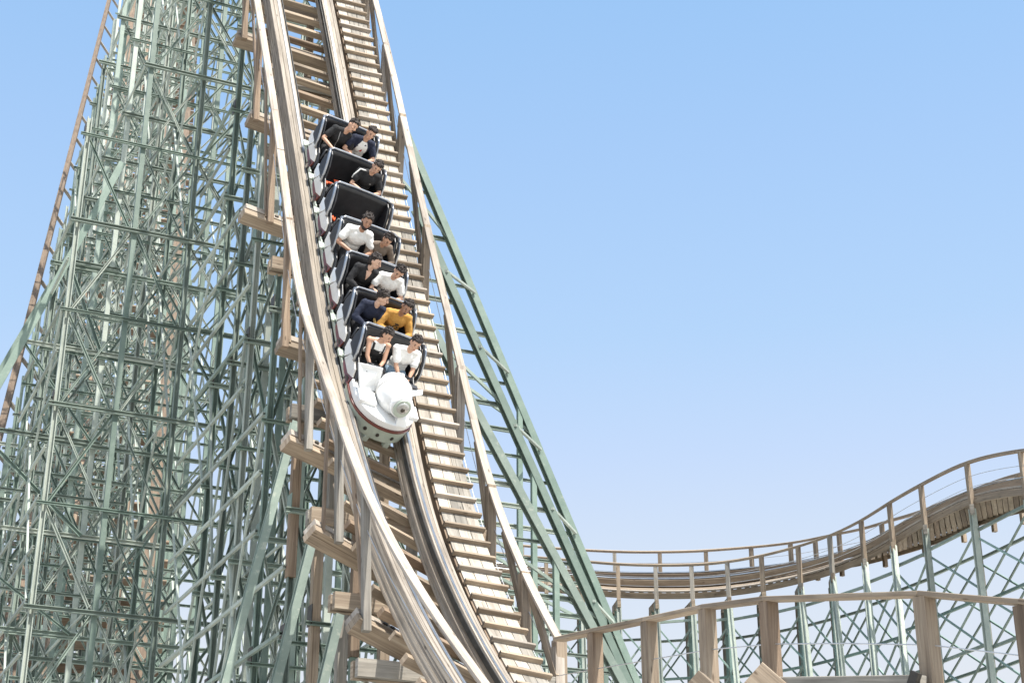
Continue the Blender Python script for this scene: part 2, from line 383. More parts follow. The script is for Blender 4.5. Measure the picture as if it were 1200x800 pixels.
for s in (-1, 1):
    # flared wing plate: thin raised quad rising outwards from the dome
    A = [V(p) for p in ((.3, -.55, .36), (.31, -.46, .43), (.6, -.4, .5), (.6, -.48, .46))] if s > 0 else [V(p) for p in ((s * .18, -.52, .30), (s * .26, -.40, .62), (s * .66, -.36, .54), (s * .52, -.68, .27))]
    n = (A[1] - A[0]).cross(A[3] - A[0]).normalized() * .018
    bm = bmesh.new(); a = [bm.verts.new(p + n) for p in A]; b = [bm.verts.new(p - n) for p in A]
    bm.faces.new(a); bm.faces.new(b[::-1])
    for k in range(4): bm.faces.new((a[k], b[k], b[(k + 1) % 4], a[(k + 1) % 4]))
    bmesh.ops.recalc_face_normals(bm, faces=bm.faces); bmesh.ops.bevel(bm, geom=bm.edges[:], offset=.006, segments=2, affect='EDGES')
    from_bm('wing_plate', bm, M['white'], nr_)
    from_bm('nose_step', box_bm(min(s * .24, s * .56), max(s * .24, s * .56), -.86, -.6, .24, .31, .015), M['white'], nr_)
bmc = bmesh.new()
for k in range(33):
    a = 2 * pi * k / 32
    if k: tube_bm([(.05 + .302 * cos(a0), -.6, .42 + .262 * sin(a0)), (.05 + .302 * cos(a), -.6, .42 + .262 * sin(a))], .009, 6, bmc)
    a0 = a
from_bm('dome_seam', bmc, M['cream'], nr_)
from_bm('bow_stem', poly_prism([(-.86, .24), (-1.1, .24), (-1.04, .33), (-.9, .4)], 'x', .1, .3, .02), M['white'], nr_)
from_bm('dome_crest', poly_prism([(-.34, .6), (-.5, .72), (-.72, .7), (-.84, .6), (-.6, .64)], 'x', .035, .065, .008), M['white'], nr_)
from_bm('front_cowl', poly_prism([(-.44, .2), (-.44, .5), (-.36, .5), (-.33, .2)], 'x', -.5, .5, .01), M['black'], nr_)

# ================================================================== RIDERS
from mathutils.bvhtree import BVHTree
from mathutils import noise
def chain(bm, pts, rs, n=10):
    pts = [V(p) for p in pts]
    for (a, b, ra, rb) in zip(pts, pts[1:], rs, rs[1:]):
        k = max(2, int((b - a).length / (max(ra, rb) * .5)))
        tube_bm([a.lerp(b, q / k) for q in range(k + 1)], ra, n, bm, rb)
    for p, r_ in zip(pts, rs): bmesh.ops.create_icosphere(bm, subdivisions=2, radius=r_, matrix=Matrix.Translation(p))
def remesh(bm, name, vox, smooth=3):
    me = bpy.data.meshes.new(name); bm.to_mesh(me); bm.free()
    o = bpy.data.objects.new('tmp', me); COL.objects.link(o)
    md = o.modifiers.new('r', 'REMESH'); md.mode = 'VOXEL'; md.voxel_size = vox; md.use_smooth_shade = True
    if smooth: sm = o.modifiers.new('s', 'SMOOTH'); sm.iterations = smooth; sm.factor = .5
    dg = bpy.context.evaluated_depsgraph_get()
    out = bpy.data.meshes.new_from_object(o.evaluated_get(dg)); out.name = name
    bpy.data.objects.remove(o); bpy.data.meshes.remove(me)
    for p in out.polygons: p.use_smooth = True
    return out
def wrinkle(me, amp, sc):
    nn = [v.normal.copy() for v in me.vertices]; out = []
    for v, n in zip(me.vertices, nn):
        c = v.co; d = noise.noise(V((c.x * sc, c.y * sc, c.z * sc * .6))) + .5 * noise.noise(c * sc * 2.3)
        out += list(c + n * d * amp)
    me.vertices.foreach_set('co', out); me.update()
def elbow(sh, wr, l1, l2, pole):
    d = wr - sh; D = min(d.length, (l1 + l2) * .985); dn = d.normalized(); wr = sh + dn * D
    a = (l1 * l1 - l2 * l2 + D * D) / (2 * D); h = math.sqrt(max(l1 * l1 - a * a, 0))
    p = (pole - dn * pole.dot(dn)).normalized(); return sh + dn * a + p * h, wr
SKIN = {k: paint('skin_' + k, tuple(x * .85 for x in c), c, .5, 0, 6, var=0) for k, c in {'warm': (.58, .34, .23), 'tan': (.5, .28, .18), 'brown': (.38, .205, .13), 'fair': (.64, .41, .3)}.items()}
HAIR = paint('dark_hair', (.012, .009, .008), (.03, .02, .016), .75, 0, 30, var=.1)
HAIRB = paint('brown_hair', (.03, .016, .01), (.07, .04, .025), .45, 0, 30, var=.1)
DARK = paint('eye_dark', (.02, .012, .01), (.03, .02, .015), .3, 0, 10, var=0)
LIP = paint('lips', (.28, .09, .07), (.33, .12, .1), .4, 0, 10, var=0)
def person(car, seat, label, skin, shirt, sleeve, trousers, hair='short', sc=1.0, lean=0.0, fwd=0.0, yaw=0, pitch=20, roll=0, hands=((.0, -.3, .46), (.0, -.3, .46)), haircol=None, extra=None, smile=False, bare_legs=False, dz=0.0, dx=0.0):
    root_m = cars[car][1] @ Matrix.Translation((seat * .222 + dx, .02, .25 + dz)) @ Matrix.Scale(sc * .97, 4)
    r = empty('person', root_m.translation, root_m.to_quaternion()); r.scale = (sc * .97,) * 3; tag(r, label, 'person', 'riders of the train')
    Rl = Matrix.Rotation(lean, 3, 'Y') @ Matrix.Rotation(fwd, 3, 'X')
    pitch -= 25; hands = [(h[0], h[1] + .03, h[2] + (.1 if car else .02)) for h in hands]
    hipz = V((0, .08, .09))
    def tp(x, y, z): return hipz + Rl @ V((x, y, z))
    waist = tp(0, .01, .14); chest = tp(0, -.01, .30); nb = tp(0, -.015, .43); shl = [tp(s * .175, 0, .395) for s in (-1, 1)]
    hr = Matrix.Rotation(radians(yaw), 3, 'Z') @ Matrix.Rotation(radians(roll), 3, 'Y') @ Matrix.Rotation(radians(pitch), 3, 'X')
    hr = Rl @ hr
    hc = tp(0, -.03, .51) + hr @ V((0, -.015, .105))
    def hp(x, y, z): return hc + hr @ V((x, y, z))
    bm = bmesh.new()
    def torso(bm, g, bare=False):
        for c, rad in ((hipz + V((0, 0, .03)), (.155, .115, .11)), (waist, (.14, .1, .11)), (chest, (.165, .115, .14)), (tp(0, .01, .37), (.15, .09, .075))):
            ellipsoid_bm(c, tuple(q + g for q in rad), bm, 20, Rl)
        if bare: return
        for s in shl: bmesh.ops.create_icosphere(bm, subdivisions=2, radius=.062 + g, matrix=Matrix.Translation(s))
        chain(bm, [shl[0], tp(0, .005, .42), shl[1]], [.055 + g, .06 + g, .055 + g])
    torso(bm, -.006)
    chain(bm, [nb, hp(0, .015, -.07)], [.056, .05])
    ellipsoid_bm(hp(0, .008, .02), (.076, .094, .1), bm, 24, hr); ellipsoid_bm(hp(0, -.03, -.055), (.052, .058, .055), bm, 18, hr)
    chain(bm, [hp(0, -.086, .025), hp(0, -.105, -.012)], [.009, .015]); ellipsoid_bm(hp(0, -.079, -.05), (.026, .016, .017), bm, 12, hr)
    for s in (-1, 1): ellipsoid_bm(hp(s * .077, .015, .0), (.012, .022, .032), bm, 12, hr); ellipsoid_bm(hp(s * .035, -.07, -.01), (.022, .018, .018), bm, 12, hr)
    el = []; wrs = []
    for s, sh, hd in ((-1, shl[0], hands[0]), (1, shl[1], hands[1])):
        w0 = V(hd) - V((0, 0, .0)); e, w = elbow(sh, w0, .27, .25, V((s * .9, .25, -.6))); el.append(e); wrs.append(w)
        chain(bm, [sh, e, w], [.046, .036, .025])
        d = (w - e).normalized(); side = V((s, 0, 0)); side = (side - d * side.dot(d)).normalized(); nrm = d.cross(side) * s
        palm = w + d * .045; chain(bm, [w, w + d * .07], [.024, .03])
        for f_ in range(4):
            o = side * (-.027 + .018 * f_); l_ = (.062, .075, .072, .056)[f_]
            q0 = w + d * .07 + o; q1 = q0 + d * l_ * .5 - V((0, 0, .01)); q2 = q1 + d * l_ * .25 - V((0, 0, .026)); q3 = q2 - d * l_ * .2 - V((0, 0, .02))
            chain(bm, [w + d * .03 + o * .8, q0, q1, q2, q3], [.011, .011, .0105, .0095, .008], 6)
        th = -side * 1.0
        chain(bm, [w + d * .02 + th * .015, w + d * .045 + th * .045, w + d * .075 + th * .05 - V((0, 0, .02))], [.013, .012, .009], 6)
    hips = [hipz + V((s * .085, -.03, 0)) for s in (-1, 1)]; knees = [V((s * .12, -.36, .14)) for s in (-1, 1)]; ank = [V((s * .12, -.44, -.14)) for s in (-1, 1)]
    for h_, k_, a_ in zip(hips, knees, ank):
        chain(bm, [h_, k_, a_], [.075, .056, .04]); chain(bm, [a_ + V((0, .03, -.02)), a_ + V((0, -.1, -.035))], [.036, .028])
    body = link('body', remesh(bm, 'body', .0085, 2), SKIN[skin], r)
    # clothing
    bm = bmesh.new(); torso(bm, .012, sleeve == 'tank')
    if sleeve == 'tank': [chain(bm, [tp(q * .085, -.09, .3), tp(q * .09, -.05, .42), tp(q * .09, .04, .43)], [.022, .02, .02]) for q in (-1, 1)]
    sl = {'tank': 0, 'short': .62, 'long': 1.9}[sleeve]
    if sl:
        for sh, e, w in zip(shl, el, wrs):
            if sl < 1: chain(bm, [sh, sh.lerp(e, .4), sh.lerp(e, sl)], [.07, .066, .064])
            else: chain(bm, [sh, e, e.lerp(w, .9)], [.066, .055, .04])
    top = link('shirt', remesh(bm, 'shirt', .011, 3), shirt, r)
    wrinkle(top.data, .011, 11)
    bm = bmesh.new()
    ellipsoid_bm(hipz + V((0, 0, .02)), (.165, .13, .11), bm, 18)
    for h_, k_, a_ in zip(hips, knees, ank):
        if bare_legs: chain(bm, [h_, h_.lerp(k_, .75)], [.09, .076])
        else: chain(bm, [h_, k_, a_], [.088, .07, .055])
    tr_ = link('trousers', remesh(bm, 'trousers', .012, 3), trousers, r); wrinkle(tr_.data, .006, 9)
    # hair
    hcol = haircol or HAIR; bm = bmesh.new()
    if hair != 'none':
        ellipsoid_bm(hp(0, .03, .045), (.083, .092, .088), bm, 28, hr); ellipsoid_bm(hp(0, -.02, .098), (.062, .055, .03), bm, 18, hr)
        if hair in ('long', 'bun', 'tied'): ellipsoid_bm(hp(0, .055, -.005), (.085, .078, .1), bm, 24, hr)
        if hair == 'bun': ellipsoid_bm(hp(0, .03, .145), (.045, .045, .04), bm, 18, hr)
        if hair == 'long':
            for s in (-1, 1): chain(bm, [hp(s * .06, .06, -.02), hp(s * .07, .07, -.12), hp(s * .06, .06, -.2)], [.045, .04, .025])
        if hair == 'quiff': ellipsoid_bm(hp(0, -.03, .105), (.07, .05, .035), bm, 18, hr)
        for q in range(70):
            th = random.uniform(0, 2 * pi); ph_ = random.uniform(.0, 1.45)
            dd = V((sin(ph_) * cos(th), sin(ph_) * sin(th), cos(ph_)))
            if dd.y < -.55 and dd.z < .55: continue
            k_ = random.uniform(.98, 1.16)
            bmesh.ops.create_icosphere(bm, subdivisions=1, radius=random.uniform(.009, .018), matrix=Matrix.Translation(hp(dd.x * .083 * k_, .03 + dd.y * .092 * k_, .045 + dd.z * .09 * k_)))
        me = remesh(bm, 'hair', .007, 1); wrinkle(me, .016, 45); link('hair', me, hcol, r)
    bm = bmesh.new()
    for s in (-1, 1): ellipsoid_bm(hp(s * .03, -.079, .014), (.011, .008, .005), bm, 10, hr)
    link('eyes', (lambda me: (bm.to_mesh(me), bm.free(), me)[2])(bpy.data.meshes.new('eyes')), DARK, r)
    bm = bmesh.new()
    for s in (-1, 1): ellipsoid_bm(hp(s * .032, -.081, .036), (.019, .009, .004), bm, 10, hr)
    link('eyebrows', (lambda me: (bm.to_mesh(me), bm.free(), me)[2])(bpy.data.meshes.new('eyebrows')), hcol, r)
    bm = bmesh.new(); ellipsoid_bm(hp(0, -.088, -.05), (.022, .012, .012 if smile else .006), bm, 12, hr)
    link('mouth', (lambda me: (bm.to_mesh(me), bm.free(), me)[2])(bpy.data.meshes.new('mouth')), DARK if smile else LIP, r)
    if hair == 'beard' or (extra and 'beard' in extra):
        bm = bmesh.new(); ellipsoid_bm(hp(0, -.034, -.072), (.056, .058, .05), bm, 18, hr)
        for s in (-1, 1): chain(bm, [hp(s * .068, -.01, -.01), hp(s * .055, -.035, -.065)], [.014, .02])
        link('beard', remesh(bm, 'beard', .008, 1), hcol, r)
    bv = BVHTree.FromPolygons([v.co.copy() for v in top.data.vertices], [tuple(p.vertices) for p in top.data.polygons])
    def patch(name, polys, mat, off=.004):
        bm = bmesh.new()
        for poly in polys:
            vs = []
            c = V((sum(p[0] for p in poly) / len(poly), 0, sum(p[1] for p in poly) / len(poly)))
            def proj(x, z):
                o = tp(x, -.6, z); d = Rl @ V((0, 1, 0)); h, nn, _, _ = bv.ray_cast(o, d)
                return (h + nn * off) if h else tp(x, -.13, z)
            ring = []
            for (a, b) in zip(poly, poly[1:] + poly[:1]):
                for q in range(3): ring.append((a[0] + (b[0] - a[0]) * q / 3, a[1] + (b[1] - a[1]) * q / 3))
            rings = [[bm.verts.new(proj(c.x + (x - c.x) * f, c.z + (z - c.z) * f)) for x, z in ring] for f in (1, .66, .33)]
            cv = bm.verts.new(proj(c.x, c.z)); n = len(ring)
            for ra, rb in zip(rings, rings[1:]):
                for k in range(n): bm.faces.new((ra[k], ra[(k + 1) % n], rb[(k + 1) % n], rb[k]))
            for k in range(n): bm.faces.new((rings[-1][k], rings[-1][(k + 1) % n], cv))
        bmesh.ops.recalc_face_normals(bm, faces=bm.faces)
        o = from_bm(name, bm, mat, r, True); return o
    r2 = dict(root=r, top=top, patch=patch, tp=tp, hp=hp, shl=shl, el=el, wr=wrs, hr=hr, Rl=Rl)
    if extra:
        for fn in extra.values(): fn(r2)
    return r2
def circ(x, z, rx, rz, n=10): return [(x + rx * cos(2 * pi * k / n), z + rz * sin(2 * pi * k / n)) for k in range(n)]
C_white = cloth('white_cotton', (.78, .78, .76)); C_black = cloth('black_cotton', (.016, .016, .018)); C_navy = cloth('navy_knit', (.012, .017, .04))
C_must = cloth('mustard_fleece', (.52, .27, .06)); C_taupe = cloth('taupe_knit', (.17, .13, .1)); C_jean = cloth('pale_denim', (.3, .42, .55)); C_dark = cloth('dark_trousers', (.02, .02, .025))
C_red = cloth('red_webbing', (.45, .03, .025)); C_gold = cloth('gold_print', (.5, .32, .1)); C_grey = cloth('grey_print', (.3, .3, .3)); C_beige = cloth('beige_trousers', (.45, .38, .3))
def nothing(d): pass
# front row
def bib(d):
    d['patch']('bib', [[(-.15, .0), (.15, .0), (.145, .2), (.1, .33), (-.1, .33), (-.145, .2)]], C_black, .008)
    d['patch']('strap', [[(-.11, .3), (-.075, .3), (-.085, .42), (-.115, .42)]], C_black, .008); d['patch']('strap', [[(.075, .3), (.11, .3), (.115, .42), (.085, .42)]], C_black, .008)
person(0, -1, 'woman in white tank top and black bib in the front row', 'warm', C_white, 'tank', C_black, 'tied', .92, .0, .02, 25, 32, 6, ((-.02, -.34, .17), (.06, -.34, .17)), None, {'b': bib}, bare_legs=True, dx=-.03, dz=.0)
person(0, 1, 'man in white tee and pale jeans clasping his hands in the front row', 'warm', C_white, 'short', C_jean, 'short', 1.0, -.03, .08, -5, 22, 4, ((.0, -.40, .14), (.06, -.42, .14)))
# second row
def crest_gold(d): d['patch']('crest', [circ(.07, .24, .035, .05)], C_gold)
def crest_dark(d):
    d['patch']('crest', [circ(0, .23, .052, .065, 14)], C_black); d['patch']('crest_centre', [circ(0, .235, .034, .045, 12)], C_must, .008)
    d['patch']('crest_mark', [[(-.03, .2), (-.018, .195), (.03, .262), (.02, .27)], [(-.028, .305), (.028, .305), (.035, .335), (.012, .322), (0, .34), (-.012, .322), (-.035, .335)]], C_black, .01)
def band(d):
    bm = bmesh.new(); pts = [d['hp'](.088 * cos(a), -.03 + .09 * -abs(sin(a)) * .9 + .06, .085 + .03 * abs(sin(a))) for a in [pi * k / 10 for k in range(11)]]
    from_bm('headband', tube_bm(pts, .012, 8), M['black'], d['root'], True)
person(1, -1, 'rider in navy sweater with gold crest turning towards the mustard sweater', 'fair', C_navy, 'long', C_dark, 'short', .98, .1, .03, 55, 18, 8, ((-.06, -.3, .22), (.0, -.3, .22)), None, {'c': crest_gold})
person(1, 1, 'smiling rider in mustard sweater with a dark crest', 'brown', C_must, 'long', C_dark, 'quiff', 1.0, .02, .08, -8, 24, 5, ((-.1, -.31, .23), (.1, -.33, .22)), None, {'c': crest_dark, 'h': band}, smile=True)
# third row
def vneck(d):
    d['patch']('neckline', [[(-.05, .435), (.05, .435), (.0, .3)]], SKIN['fair'], .005)
    d['patch']('belt', [[(-.13, .03), (.13, .03), (.13, .065), (-.13, .065)]], C_red, .008)
person(2, -1, 'woman in black wrap top with a red belt looking to her side', 'fair', C_black, 'long', C_black, 'tied', .98, .1, .02, 40, 14, 10, ((-.05, -.3, .2), (.05, -.3, .2)), None, {'v': vneck}, dx=.02)
person(2, 1, 'man in plain white tee looking down behind the mustard sweater rider', 'warm', C_white, 'short', C_dark, 'short', 1.0, .05, .08, -15, 34, 6, ((-.08, -.3, .22), (.1, -.3, .22)))
# fourth row
person(3, -1, 'bearded man in white tee sitting upright', 'brown', C_white, 'short', C_dark, 'short', 1.06, .02, .0, -6, 12, 0, ((-.1, -.28, .22), (.12, -.3, .22)), None, {'beard': nothing})
person(3, 1, 'woman with a hair bun in taupe brown sweater leaning low', 'tan', C_taupe, 'long', C_beige, 'bun', .92, -.08, .16, 5, 26, 14, ((-.05, -.3, .2), (.12, -.3, .2)))
# sixth row
def stripes(d):
    bm = bmesh.new()
    sh, e = d['shl'][0], d['el'][0]
    q = [d['tp'](-.09, -.02, .455), sh + d['Rl'] @ V((-.035, -.03, .06)), sh.lerp(e, .35) + d['Rl'] @ V((-.064, -.015, .01)), sh.lerp(e, .6) + d['Rl'] @ V((-.064, -.01, .0))]
    from_bm('sleeve_stripe', tube_bm(q, .013, 8), C_white, d['root'], True)
    d['patch']('chest_badge', [circ(.05, .3, .018, .014)], C_grey)
person(5, 1, 'lone rider in black polo with a white shoulder stripe', 'warm', C_black, 'short', C_dark, 'quiff', 1.0, .0, .06, -10, 28, 8, ((-.08, -.3, .22), (.1, -.3, .22)), None, {'s': stripes})
# last row
def lanyard(d): d['patch']('bag_strap', [[(-.1, .42), (-.085, .425), (.02, .1), (.0, .1)]], C_grey, .006)
person(6, -1, 'open mouthed rider in black tee with a thin grey strap in the last row', 'warm', C_black, 'short', C_dark, 'short', 1.0, .2, .03, 10, 12, 16, ((-.1, -.29, .22), (.12, -.3, .2)), None, {'l': lanyard}, smile=True)
def raglan(d):
    d['patch']('chest_panel', [[(-.1, .02), (.1, .02), (.115, .2), (.09, .36), (.05, .43), (-.05, .43), (-.09, .36), (-.115, .2)]], C_white, .006)
    d['patch']('chest_print', [circ(.0, .28, .016, .03), circ(-.02, .27, .008, .01)], C_red, .011)
person(6, 1, 'rider in navy sleeved raglan shirt with white front in the last row', 'warm', C_navy, 'short', C_dark, 'quiff', 1.0, .04, .05, -5, 20, 8, ((-.12, -.3, .2), (.12, -.32, .22)), None, {'r': raglan})

#ENDTRAIN

# ================================================================== DROP TRACK
drop = empty('drop_track', raw(0.95) - UP * 0.3)
tag(drop, 'steep wooden drop track of stacked weathered planks carrying the train', 'coaster track')
def sweep_off(name, lat, nor, prof, mat, parent, fr=FR):
    return sweep(name, [f[0] + f[4] * lat + f[5] * nor for f in fr], [f[4] for f in fr], [f[5] for f in fr], prof, mat, parent)
def stack_profile(side):
    p = []
    lay = 0.042; n = 7
    right = []; left = []
    for k in range(n):     # layers from the bottom, alternating 6 mm set-back; top two are wider inwards
        hw = 0.105 if k % 2 else 0.112
        inn = 0.125 if k >= n - 2 else hw; out = 0.118 if k >= n - 2 else hw
        a, b = (inn, out) if side < 0 else (out, inn)       # a = +u side
        right += [(a, -n * lay + k * lay), (a, -n * lay + (k + 1) * lay - 0.003), (a - 0.012, -n * lay + (k + 1) * lay - 0.003)]
        left += [(-b, -n * lay + k * lay), (-b, -n * lay + (k + 1) * lay - 0.003), (-b + 0.012, -n * lay + (k + 1) * lay - 0.003)]
    right[-1] = (right[-2][0] - .005, 0); left[-1] = (left[-2][0] + .005, 0)
    top = [(0.055, 0), (0.052, -0.012), (0.04, -0.012), (0.037, 0), (-0.037, 0), (-0.04, -0.012), (-0.052, -0.012), (-0.055, 0)]
    return right + top + list(reversed(left))
for s in (-1, 1):
    st = sweep_off('rail_stack', s * G / 2, 0.0, stack_profile(s), M['wood_track'], drop)
    sweep_off('running_rail', s * (G / 2 - 0.065), 0.006, prof_rect(0.05, 0.012, 0.002), M['steel'], drop)
    sweep_off('guide_rail', s * (G / 2 - 0.16), -0.05, prof_rect(0.016, 0.07, 0.002), M['grease'], drop)
# ties: boards on edge below the stacks
STEP = 0.47; acc = 0; nxt = 0
tie_t = []
for i in range(1, len(TS)):
    seg = (FR[i][0] - FR[i - 1][0]).length
    while nxt <= acc + seg:
        tie_t.append(TS[i - 1] + (TS[i] - TS[i - 1]) * (nxt - acc) / seg); nxt += STEP
    acc += seg
for k, t in enumerate(tie_t):
    P, T, H, N, L, NL, W = frame(t)
    base = P - NL * 0.365
    a = base - L * (G / 2 + 0.17 + random.uniform(0, .05)); b = base + L * (G / 2 + 0.2 + random.uniform(0, .06))
    beam('tie', a, b, prof_rect(0.09 if k % 3 else 0.06, 0.13, 0.004), M['wood_tan'] if k % 4 else M['wood_brown'], drop, up=NL)

# bents: station of each cap beam, read along the drop
cap_y = [14, 99, 186, 322, 494, 613, 712, 790]
cap_t = [find_t(lambda t: frame(t)[0] - frame(t)[5] * 0.75, y) for y in cap_y]
led_y = [60, 150, 285, 435, 560, 665, 765]
led_t = [find_t(lambda t: frame(t)[0] - frame(t)[4] * (G / 2), y) for y in led_y]
led_end = [(277, 45), (292, 139), (285, 250), (328, 403), (336, 516), (364, 622), (414, 727)]
led_out = []; led_t = []
for (xw, yw) in led_end:
    o_ = .7
    for _ in range(8):
        def lend(t):
            P, T, H, N, L, NL, W = frame(t); return P - NL * .62 - L * (G / 2 + o_)
        t_ = find_t(lend, yw); o_ += (px(lend(t_))[0] - xw) / 70; o_ = min(max(o_, .3), 1.3)
    led_t.append(t_); led_out.append(o_)
for k, t in enumerate(led_t):       # banked double ledgers whose ends stick out on the left
    P, T, H, N, L, NL, W = frame(t)
    base = P - NL * 0.62
    out = led_out[k]
    for q, dt in enumerate((-0.075, 0.075)):
        a = base - L * (G / 2 + out + q * 0.04) + T * dt; b = base + L * (G / 2 + 0.35) + T * dt
        lb = beam('ledger', a, b, prof_rect(0.12, 0.24, 0.006), M['wood_pale'] if q == 0 else M['wood_tan'], drop, up=NL)
        if q == 0:
            bmb = bmesh.new()
            for j in range(2):
                for e in range(2): disc_bm((0.42 + j * 0.12 + e * .03, 0, 0.125), (0, 0, 1), 0.022, 0.03, 8, bmb); disc_bm((0.42 + j * 0.12, -0.062, -0.05 + e * .1), (0, 1, 0), 0.022, 0.02, 8, bmb)
            from_bm('bolt', bmb, M['bolt'], lb)

# ================================================================== WALKWAY
wk = empty('walkway', raw(0.95) + frame(0.95)[4] * 1.1)
tag(wk, 'sloping plank walkway with cross cleats climbing along the right of the drop', 'walkway')
def wpos(t, f=0.0, n=0.0):
    P, T, H, N, L, NL, W = frame(t)
    WNn = T.cross(W).normalized()
    return P + L * (G / 2) + H * WL + N * WN + W * (WW * f) + WNn * n, W, WNn
for f in (0.0, 0.98):
    P = [wpos(t, f, -0.11) for t in TS]
    sweep('stringer', [p[0] for p in P], [p[1] for p in P], [p[2] for p in P], prof_rect(0.045, 0.16, 0.003), M['wood_brown'], wk)
for j in range(3):         # deck planks in staggered lengths
    f = (j + 0.5) / 3; c = [0] + list(range(3 + j * 2, 130, 7)) + [130]
    for a, b in zip(c, c[1:]):
        P = [wpos(t, f, -0.018 + random.uniform(-.003, .003)) for t in TS[a:b + 1]]
        if px(P[0][0])[1] > 840 or px(P[-1][0])[1] < -40: continue
        sweep('deck_plank', [p[0] for p in P], [p[1] for p in P], [p[2] for p in P], prof_rect(WW / 3 - 0.008, 0.03, 0.003), M['tread'] if (j + a) % 4 else M['wood_grey'], wk)
acc = 0; nxt = 0.1; k = 0
for i in range(1, len(TS)):
    seg = (wpos(TS[i])[0] - wpos(TS[i - 1])[0]).length
    while nxt <= acc + seg:
        t = TS[i - 1] + (TS[i] - TS[i - 1]) * (nxt - acc) / seg
        a, W, n = wpos(t, -0.03 - random.uniform(0, .05), 0.022); b, _, _ = wpos(t, 1.03 + random.uniform(0, .05), 0.022)
        beam('cleat', a, b, prof_rect(0.045, 0.085, 0.004), M['wood_tan'] if k % 5 else M['wood_pale'], wk, up=n)
        nxt += 0.315; k += 1
    acc += seg

# ================================================================== DROP HANDRAILS
def rh_pos(t):
    P, T, H, N, L, NL, W = frame(t); return wpos(t)[0] + H * RH + UP * RV
def lh_pos(t):
    P, T, H, N, L, NL, W = frame(t); return P - L * (G / 2 + LH) + UP * LV
t_end = find_t(rh_pos, 750)
rhl = empty('handrail', rh_pos(t_end) - UP * 1.2)
tag(rhl, 'pale wooden handrail with posts along the right edge of the walkway', 'handrail')
tr = [t for t in TS if t < t_end] + [t_end]
NR = [(lambda f: (f[2], f[1].cross(f[2]).normalized(), f))(frame(t)) for t in tr]
# top board laid in lengths with small lap joints
def rail_board(fn, ts, w, h, mat, parent, name='top_rail', pieces=4):
    n = len(ts); c = [int(i * (n - 1) / pieces) for i in range(pieces + 1)]
    for a, b in zip(c, c[1:]):
        tt = ts[a:b + 1]
        ff = [frame(t) for t in tt]
        dz = random.uniform(-.006, .006)
        sweep(name, [fn(t) + f[3] * dz for t, f in zip(tt, ff)], [f[2] for f in ff], [f[3] for f in ff], prof_rect(w, h, 0.005), mat, parent)
rail_board(rh_pos, tr, 0.125, 0.045, M['wood_pale'], rhl, pieces=6)
for dn in (0.26, 0.52):
    sweep('wire', [rh_pos(t) - frame(t)[3] * dn for t in tr], [frame(t)[2] for t in tr], [frame(t)[3] for t in tr], prof_round(0.006, 5), M['cable'], rhl)
lhl = empty('handrail', lh_pos(0.9) - UP * 1.2)
tag(lhl, 'pale wooden handrail along the left edge of the drop track above the ledger ends', 'handrail')
tl = TS
rail_board(lh_pos, tl, 0.125, 0.05, M['wood_pale'], lhl, pieces=6)
for dn in (0.3,):
    sweep('wire', [lh_pos(t) - frame(t)[3] * dn for t in tl], [frame(t)[2] for t in tl], [frame(t)[3] for t in tl], prof_round(0.006, 5), M['cable'], lhl)

# ================================================================== TOWER BENTS
HEAD = radians(25); Hd = V((cos(HEAD), sin(HEAD), 0)); Td = V((sin(HEAD), -cos(HEAD), 0))
P0 = V((-2.45, 22.92, 0))
tab = []
for t in TS:
    P = raw(t); tab.append(((P - P0).dot(-Td), P.z))
tab.sort()
def track_z(s):
    if s <= tab[0][0]: return tab[0][1]
    for (a, za), (b, zb) in zip(tab, tab[1:]):
        if a <= s <= b: return za + (zb - za) * (s - a) / (b - a)
    s1, z1 = tab[-1]; k = s - s1
    return min(z1 + 2.0 * k - 0.055 * k * k, 41.0) if k < 16 else 41.0
CH = prof_chan(0.085, 0.095, 0.016); CHs = prof_chan(0.065, 0.08, 0.014); ANG = prof_chan(0.048, 0.054, 0.011); THIN = prof_chan(0.034, 0.04, 0.009)
BIG = prof_h(0.14, 0.16, 0.025)
POST_W = prof_rect(0.13, 0.13, 0.006)
LV0 = 1.9
